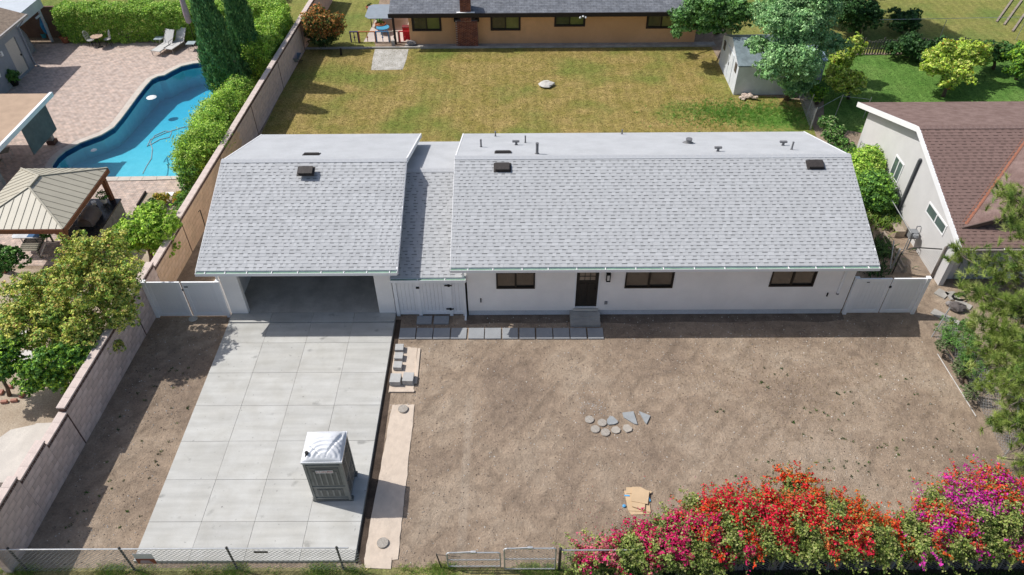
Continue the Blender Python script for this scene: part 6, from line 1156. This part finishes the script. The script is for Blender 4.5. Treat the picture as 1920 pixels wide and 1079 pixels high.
# passage between the houses
atree('glossy_shrub', (1628, 350), 'glossy green shrub beside the roof, the farther one', 'shrub', [(1620, 315, 1.2, .75, .8, .8), (1630, 300, 1.3, .6, .7, .6), (1612, 335, .9, .6, .7, .6)], 14850, 0.0612, G_BOX, 60, per=10, rough=False)
atree('glossy_shrub', (1648, 392), 'glossy green shrub beside the roof, the nearer one', 'shrub', [(1640, 355, 1.1, .75, .75, .8), (1648, 372, .8, .65, .6, .6)], 12150, 0.0612, G_MID[:3]+G_BOX[:2], 61, per=10, rough=False)
atree('lilac_shrub', (1572, 278), 'pale flowering shrub in the bare strip behind the roof', 'shrub', [(1552, 235, .7, .5, .6, .5), (1562, 250, .7, .55, .6, .55), (1575, 268, .5, .5, .6, .45), (1590, 285, .4, .45, .5, .4)], 8775, 0.0504, G_MID+[(.16, .2, .09)], 62, per=9)
def strap_plant(px, py, n, L, label, pal, seed, spread=.5):
    rng = np.random.default_rng(seed); b = at(px, py); t = thing('strap_leaf_plant', (b.x, b.y, 0), label, 'plant'); V = []; Fq = []; C = []
    for i in range(n):
        a = rng.uniform(0, 6.283); o = rng.normal(size=2)*spread; l = L*rng.uniform(.6, 1.2); d = np.array([math.cos(a), math.sin(a)]); s = np.array([-d[1], d[0]])*.022; c = np.array(pal[rng.integers(len(pal))])*rng.uniform(.7, 1.3); n0 = len(V)
        for k, (r, z) in enumerate(((0, 0), (.3, .55), (.65, .75), (1.0, .5))): w = (1, 1.1, .8, .1)[k]; p = np.array([b.x, b.y])+o+d*r*l; V += [(*(p-s*w), z*l), (*(p+s*w), z*l)]; C += [c, c]
        Fq += [(n0+2*k, n0+2*k+1, n0+2*k+3, n0+2*k+2) for k in range(3)]
    np_obj('leaves', np_mesh('leaves', np.array(V), np.array(Fq), attr_mat('leaf', .55, .25), np.array(C), (b.x, b.y, 0)), t); MB().lathe((b.x, b.y, 0), [(.08, 0), (.05, .08)], 8).build('crown_base', BARK, t)
strap_plant(1668, 405, 420, .55, 'clump of broad strap leaves by the cream wall', G_MID+G_BOX[:2], 63, .38); strap_plant(1645, 410, 420, .5, 'paler clump of strap leaves along the passage', G_BOX+[(.2, .22, .07)], 64, .42); strap_plant(1650, 470, 260, .3, 'low grassy clump beside the timber rails', G_MID, 65, .35); strap_plant(1640, 505, 160, .25, 'low grassy clump behind the right vinyl gate', G_DARK+G_MID, 66, .3)

# ------------------------------------------------------------------ pine on the right
def pine():
    rng = np.random.default_rng(77); b = at(2015, 770); t = thing('pine_tree', (b.x, b.y, 0), 'large pine with long needles and pale limbs at the right edge', 'tree'); PB = M('pine_bark', (.16, .13, .11), .95, .25, 8, .5, 25); tr = MB()
    top = Vector((b.x+.3, b.y+1.5, 7.5)); tr.tube([b, b.lerp(top, .5)+Vector((.1, 0, 0)), top], [.26, .2, .08], 10)
    ends = [(1785, 470, 3.6), (1805, 535, 3.4), (1815, 600, 3.0), (1838, 560, 3.2), (1822, 660, 2.6), (1845, 640, 2.6), (1845, 720, 2.3), (1860, 690, 2.7), (1868, 795, 2.0), (1895, 800, 2.4), (1908, 850, 2.0), (1880, 720, 3.2), (1900, 640, 3.4), (1870, 560, 3.6), (1910, 560, 4.0), (1845, 480, 3.9), (1890, 480, 4.3), (1880, 400, 4.9), (1905, 360, 5.4), (1915, 430, 4.9), (1875, 350, 5.3), (1925, 700, 3.6), (1930, 780, 3.0), (1935, 500, 4.6), (1870, 620, 3.0), (1925, 880, 1.8), (1895, 760, 2.8)]
    T = []; D = []
    for px, py, z in ends:
        e = at(px, py, z); f = min(.9, max(.25, (z-.6)/7.5)); s = b.lerp(top, f); mid = s.lerp(e, .55)+Vector((rng.normal(0, .1), rng.normal(0, .1), -.15)); tr.tube([s, mid, e], [.075, .045, .012], 6); d = (e-mid).normalized()
        for k in range(62):
            u = rng.random()**.6; q = mid.lerp(e, u) if rng.random() < .8 else s.lerp(mid, .5+.5*u); sp = .21
            q = q+Vector(rng.normal(size=3)*[sp, sp, .2]); T.append(q); dd = Vector(rng.normal(size=3)*.5)+d*.5+Vector((0, 0, .75)); D.append(dd.normalized())
            if k % 7 == 0: tr.tube([mid.lerp(e, u*.9), q], [.016, .006], 4)
    tr.build('trunk', PB, t, True); k = len(T); T = np.array([tuple(q) for q in T]); D = np.array([tuple(q) for q in D]); per = 62
    dirs = unit(np.repeat(D, per, 0)*.9+rng.normal(size=(k*per, 3))*.5); o = np.repeat(T, per, 0)+np.repeat(D, per, 0)*rng.uniform(-.12, .1, (k*per, 1)); L = rng.uniform(.16, .28, (k*per, 1)); w = unit(np.cross(dirs, rng.normal(size=dirs.shape)))*.0075
    V = np.stack([o-w, o+w, o+dirs*L], 1).reshape(-1, 3); pal = np.array([(.24, .33, .07), (.33, .42, .10), (.14, .23, .05), (.42, .48, .16)]); base = pal[rng.choice(4, k, p=[.35, .3, .2, .15])]*rng.uniform(.75, 1.25, (k, 1)); C = np.repeat(base, per, 0)*rng.uniform(.85, 1.15, (k*per, 1))
    np_obj('needles', np_mesh('needles', V, np.arange(3*k*per).reshape(-1, 3), attr_mat('needle', .5, .2), np.repeat(C, 3, 0), (b.x, b.y, 0)), t)
    dl = MB()   # bare dead limbs
    for P, r in (((( 1945, 580, 3.0), (1905, 598, 2.8), (1882, 588, 2.9), (1874, 592, 2.8)), .05), (((1882, 588, 2.9), (1879, 575, 3.1)), .03), (((1940, 760, 2.6), (1912, 748, 2.5), (1890, 740, 2.6)), .055), (((1912, 748, 2.5), (1908, 785, 2.2)), .04), (((1930, 605, 2.7), (1890, 612, 2.5)), .03), (((1900, 700, 2.4), (1855, 715, 2.2)), .02)):
        pts = [at(*q) for q in P]; dl.tube(pts, [r*(1-.5*i/len(pts)) for i in range(len(pts))], 7)
    dl.build('dead_limb', M('silver_wood', (.46, .44, .43), .9, .2, 7, .4, 25), t)
pine()
atree('feathery_shrub', (1795, 680), 'soft feathery green shrub behind the leaning fence', 'shrub', [(1790, 625, .8, .55, .6, .6), (1805, 650, .8, .55, .6, .6), (1775, 620, .5, .4, .45, .45), (1822, 690, .7, .5, .6, .5)], 14850, 0.036, [(.06, .13, .03), (.09, .17, .04), (.04, .09, .025)], 80, per=12, wr=.25)
atree('fence_vine', (1812, 720), 'sparse grey green vine climbing the leaning fence', 'vine', [(1770, 650, .5, .35, .35, .4), (1800, 690, .5, .35, .4, .4), (1820, 735, .4, .35, .4, .4)], 4725, 0.0324, [(.10, .12, .06), (.07, .10, .04)], 81, per=10)

# ------------------------------------------------------------------ bougainvillea along the front fence
def bougain(name, label, mounds, n, cols, seed, flower=.5):
    """mounds: x, y, z centre and radii in metres"""
    mounds = [(m[0], m[1]-.12, m[2], m[3]*.9, m[4]*.9, m[5]*.9) for m in mounds]+[(m[0]+.2, 10.12, .45+.3*m[2], .6, .3, .5) if m[0] < 5.4 else (m[0]+.2, 10.3, 1.05, .6, .32, .4) for m in mounds if m[1] < 12]
    rng = np.random.default_rng(seed); cx = sum(m[0] for m in mounds)/len(mounds); t = thing(name, (cx, 10.6, 0), label, 'bougainvillea', 'bougainvillea along the front fence')
    P, O, cid, k = crown_points(mounds, n, rng, 18, .09, .15, .35); ok = P[:, 2] > .05; P, O, cid = P[ok], O[ok], cid[ok]
    # arching shoots that break the outline
    ns, pl = 46*len(mounds)//2, 40; mo = np.array(mounds)[rng.integers(len(mounds), size=ns)]; sd = unit(rng.normal(size=(ns, 3))*[1, 1, .5]+[0, .25, .7]); S = mo[:, :3]+sd*mo[:, 3:6]*.9; tt = rng.random((ns, pl, 1)); ln = rng.uniform(.2, .8, (ns, 1, 1))
    Q = S[:, None]+sd[:, None]*tt*ln-np.array([0, 0, 1.])*(tt**2)*ln*.35+rng.normal(size=(ns, pl, 3))*.03; P = np.concatenate([P, Q.reshape(-1, 3)]); O = np.concatenate([O, np.repeat(sd, pl, 0)]); cid = np.concatenate([cid, np.repeat(np.arange(ns), pl)+k]); k += ns; ok = P[:, 2] > .05; P, O, cid = P[ok], O[ok], cid[ok]
    cc = np.zeros((k, 3)); np.add.at(cc, cid, P); cnt = np.maximum(np.bincount(cid, minlength=k), 1); cc /= cnt[:, None]; oc = np.zeros((k, 3)); np.add.at(oc, cid, O); oc = unit(oc)
    nz = np.sin(cc[:, 0]*2.9+seed)*np.sin(cc[:, 1]*3.3+1.7*seed)+.6*np.sin(cc[:, 0]*6.3+cc[:, 2]*4)+rng.normal(0, .22, k)+(cc[:, 1]-10.9)*.55+(oc[:, 2]-.3)*.8
    bloom = nz > np.quantile(nz, 1-flower); ci = np.array([cols[i] for i in ((np.sin(cc[:, 0]*1.7+cc[:, 1]*2.3+seed)+rng.normal(0, .35, k))*len(cols)/2.6+len(cols)/2).astype(int).clip(0, len(cols)-1)])
    m = len(P); isb = bloom[cid] & (rng.random(m) < .66); Nn = unit(O*.7+rng.normal(size=(m, 3))*.6+[0, 0, .45]); s = np.where(isb, .037, .036)*rng.uniform(.7, 1.3, m)
    gp = np.array([(.20, .28, .055), (.30, .36, .08), (.10, .16, .035), (.38, .39, .14)]); C = gp[rng.choice(4, m)]*(rng.uniform(.7, 1.25, k)[cid])[:, None]; C[isb] = ci[cid][isb]*rng.uniform(.7, 1.2, (isb.sum(), 1))
    for nm, q in (('foliage', ~isb), ('blossom', isb)):
        V, Fc = leaf_quads(P[q], Nn[q], s[q], s[q]*.62, rng); np_obj(nm, np_mesh(nm, V, Fc, attr_mat('leaf' if nm == 'foliage' else 'bract', .6, .3), np.repeat(C[q], 4, 0), wloc(t)), t)
    st = MB(); rn = random.Random(seed)
    for mo in mounds:
        for j in range(9): a = rn.uniform(0, 6.28); st.tube([(mo[0]+rn.uniform(-.2, .2), mo[1]-.1, 0), (mo[0]+math.cos(a)*mo[3]*.5, mo[1]+math.sin(a)*mo[4]*.5, mo[2]), (mo[0]+math.cos(a)*mo[3]*1.0, mo[1]+math.sin(a)*mo[4]*1.0, mo[2]+rn.uniform(-.2, .6)*mo[5])], [.022, .014, .006], 5)
    st.build('stems', M('grey_stem', (.22, .19, .16), .9, .2, 8), t); return t
PINK = [(.68, .022, .16), (.78, .05, .22), (.62, .02, .10), (.72, .16, .24)]; RED = [(.78, .022, .07), (.80, .03, .035), (.80, .08, .025), (.70, .02, .14)]; ORA = [(.80, .07, .02), (.82, .15, .03), (.78, .035, .035), (.80, .22, .07)]; MAG = [(.66, .02, .38), (.74, .06, .45), (.80, .14, .035), (.78, .08, .06), (.60, .012, .34)]
bougain('bougainvillea', 'deep pink bougainvillea at the left end beside the pipe gates', [(2.0, 10.45, .35, .55, .35, .4), (2.8, 10.55, .55, .7, .5, .55), (3.6, 10.65, .7, .75, .65, .65), (4.4, 10.8, .85, .75, .8, .75)], 44000, PINK, 5, .42)
bougain('bougainvillea', 'crimson bougainvillea mound behind the cardboard pile', [(5.2, 11.0, 1.0, .8, .95, .8), (6.1, 11.15, 1.1, .85, 1.0, .85), (7.0, 11.15, 1.15, .8, 1.0, .85)], 46000, RED, 6, .52)
bougain('bougainvillea', 'orange red bougainvillea in the middle of the right half', [(7.8, 11.1, 1.1, .8, .95, .85), (8.6, 11.05, 1.1, .8, .95, .85), (9.4, 10.95, 1.0, .75, .85, .8), (10.1, 10.75, .85, .65, .65, .7), (8.2, 12.5, 1.0, .5, .3, .3)], 48000, ORA+RED[:2], 7, .42)
bougain('bougainvillea', 'magenta and orange bougainvillea below the pine', [(10.9, 10.75, .9, .7, .65, .75), (11.7, 11.05, 1.1, .8, .95, .85), (12.6, 11.35, 1.25, .85, 1.15, .9), (13.5, 11.5, 1.3, .85, 1.2, .95), (14.4, 11.3, 1.2, .8, 1.1, .9)], 60000, MAG, 8, .45)

# ------------------------------------------------------------------ loose stuff on the ground: stones, weeds, grass tufts
def pebbles(name, region, n, smin, smax, cols, seed, dens=None):
    rng = np.random.default_rng(seed); P = np.stack([rng.uniform(region[0], region[1], n), rng.uniform(region[2], region[3], n)], 1)
    if dens is not None: P = P[dens(P, rng)]
    n = len(P); s = smin*(smax/smin)**(rng.random(n)**2.2); base = np.array([(1, 0, 0), (-.5, .87, 0), (-.5, -.87, 0), (0, 0, .75)]); rot = rng.uniform(0, 6.28, n); c, q = np.cos(rot), np.sin(rot)
    B = base[None]*s[:, None, None]; V = np.stack([B[..., 0]*c[:, None]-B[..., 1]*q[:, None]+P[:, :1], B[..., 0]*q[:, None]+B[..., 1]*c[:, None]+P[:, 1:], B[..., 2]+.003], -1).reshape(-1, 3)
    Fc = (np.array([(0, 1, 3), (1, 2, 3), (2, 0, 3)])[None]+4*np.arange(n)[:, None, None]).reshape(-1, 3); C = np.array(cols)[rng.integers(len(cols), size=n)]*rng.uniform(.7, 1.2, (n, 1))
    o = np_obj(name, np_mesh(name, V, Fc, attr_mat('pebble', .9), np.repeat(C, 4, 0))); tag(o, kind='stuff'); return o
yard = lambda P, rng: ~((P[:, 0] > -11.1) & (P[:, 0] < -4.3)) & (P[:, 1] < 20.4)
pb = pebbles('yard_gravel', (-13.8, 15.0, 10.4, 20.4), 26000, .006, .035, [(.30, .24, .19), (.20, .16, .13), (.42, .37, .31), (.14, .11, .09), (.60, .57, .52)], 1, yard); tag(pb, 'scattered small stones and clods over the bare dirt yard', 'gravel')
pb = pebbles('pale_chips', (-13.8, 15.0, 10.4, 20.4), 1500, .012, .035, [(.70, .68, .64), (.62, .58, .52)], 2, yard); tag(pb, 'sparse white chips on the bare dirt yard', 'gravel')
cpx = at(1108, 762); pb = pebbles('white_rubble', (cpx.x-.55, cpx.x+.65, cpx.y-.45, cpx.y+.45), 420, .008, .03, [(.62, .64, .64), (.5, .5, .5)], 3, lambda P, rng: np.exp(-((P[:, 0]-cpx.x)/.4)**2-((P[:, 1]-cpx.y)/.28)**2) > rng.random(len(P))); tag(pb, 'patch of white rubble above the loose stones', 'rubble')
def tufts(name, pts, L, pal, seed, blades=7, label=None, wd=.006):
    rng = np.random.default_rng(seed); n = len(pts); per = blades; B = np.repeat(np.c_[pts, np.full(n, .004)], per, 0)+np.c_[rng.normal(size=(n*per, 2))*L*.35, np.zeros(n*per)]; d = unit(np.c_[rng.normal(size=(n*per, 2))*.6, np.full(n*per, .9)]); l = L*rng.uniform(.5, 1.3, (n*per, 1))*np.repeat(rng.uniform(.6, 1.3, n), per)[:, None]; w = unit(np.cross(d, rng.normal(size=d.shape)))*wd
    V = np.stack([B-w, B+w, B+d*l], 1).reshape(-1, 3); C = np.repeat(np.array(pal)[rng.integers(len(pal), size=n)], per, 0)*rng.uniform(.75, 1.25, (n*per, 1)); o = np_obj(name, np_mesh(name, V, np.arange(3*n*per).reshape(-1, 3), attr_mat('leaf', .55, .25), np.repeat(C, 3, 0))); tag(o, label, 'grass', kind='stuff'); return o
rng = np.random.default_rng(8)
GR = [(.15, .24, .04), (.22, .28, .07), (.32, .29, .12), (.10, .17, .035)]
vx = np.c_[rng.uniform(-15, 2.2, 14000), 10.38-np.abs(rng.normal(0, .4, 14000))]; vx = vx[np.sin(vx[:, 0]*2.1)+np.sin(vx[:, 0]*5.3)*.6+rng.normal(0, .8, 14000) > 1.0]; tufts('verge_tufts', vx, .12, [mul(g_, 1.7) for g_ in GR], 1, 6, 'rough grass and weeds along the foot of the front fence', .008)
vx2 = np.c_[rng.uniform(2.2, 16, 3000), 10.1-np.abs(rng.normal(0, .4, 3000))]; tufts('verge_tufts', vx2, .10, G_DARK+GR[:1], 2, 7, 'dark shaded weeds below the bougainvillea', .008)
lx = np.c_[rng.uniform(-13.1, 12.1, 60000), rng.uniform(29.4, 44.2, 60000)]; tufts('lawn_tufts', lx, .035, [(.26, .21, .06), (.33, .25, .09), (.17, .20, .05), (.22, .22, .05)], 3, 3, 'dry patchy grass of the back lawn', .010)
sp = at(1390, 212); gx = np.c_[rng.normal(sp.x, 1.9, 1700), rng.normal(sp.y, .75, 1700)]; gx = gx[(gx[:, 0] < 15.6) & (gx[:, 1] > 33) & (gx[:, 1] < 37.8)]; tufts('lawn_tufts', gx, .14, [(.15, .34, .05), (.20, .40, .07), (.25, .38, .09)], 4, 6, 'lush green grass patch at the shed end of the lawn', .014)
wc_ = np.c_[rng.uniform(6.5, 14.6, 26), rng.uniform(12.4, 17.5, 26)]; wx_ = np.repeat(wc_, 4, 0)+rng.normal(size=(104, 2))*np.repeat(rng.uniform(.08, .5, 26), 4)[:, None]; wx_ = np.concatenate([wx_, np.c_[rng.uniform(-13.4, -11.2, 40), rng.uniform(11, 18, 40)]]); tufts('yard_weeds', wx_, .07, G_MID, 5, 9, 'small green weeds dotted over the dirt yard', .014)
dx_ = np.c_[rng.normal(9.5, 2.6, 1500), rng.normal(17.0, 1.5, 1500)]; dx_ = dx_[(dx_[:, 0] < 15) & (dx_[:, 1] < 19.8) & (dx_[:, 1] > 12)]; tufts('dry_straw', dx_, .06, [(.42, .33, .19), (.36, .28, .17)], 6, 3, 'dry straw scattered at the right of the dirt yard', .006)
gx = np.c_[rng.uniform(17, 34, 14000), rng.uniform(33.6, 42.8, 14000)]; tufts('lawn_tufts', gx, .035, [(.07, .17, .03), (.10, .21, .04)], 7, 3, 'short green grass of the right hand lawn', .012)
pb = pebbles('fallen_petals', (1.6, 14.2, 10.3, 13.4), 2600, .012, .026, [(.55, .03, .10), (.50, .06, .04), (.48, .03, .25)], 9, lambda P, rng: rng.random(len(P)) < np.exp(-np.maximum(P[:, 1]-11.4, 0)/.45)*.8); tag(pb, 'fallen red and pink petals around the bougainvillea', 'petals')
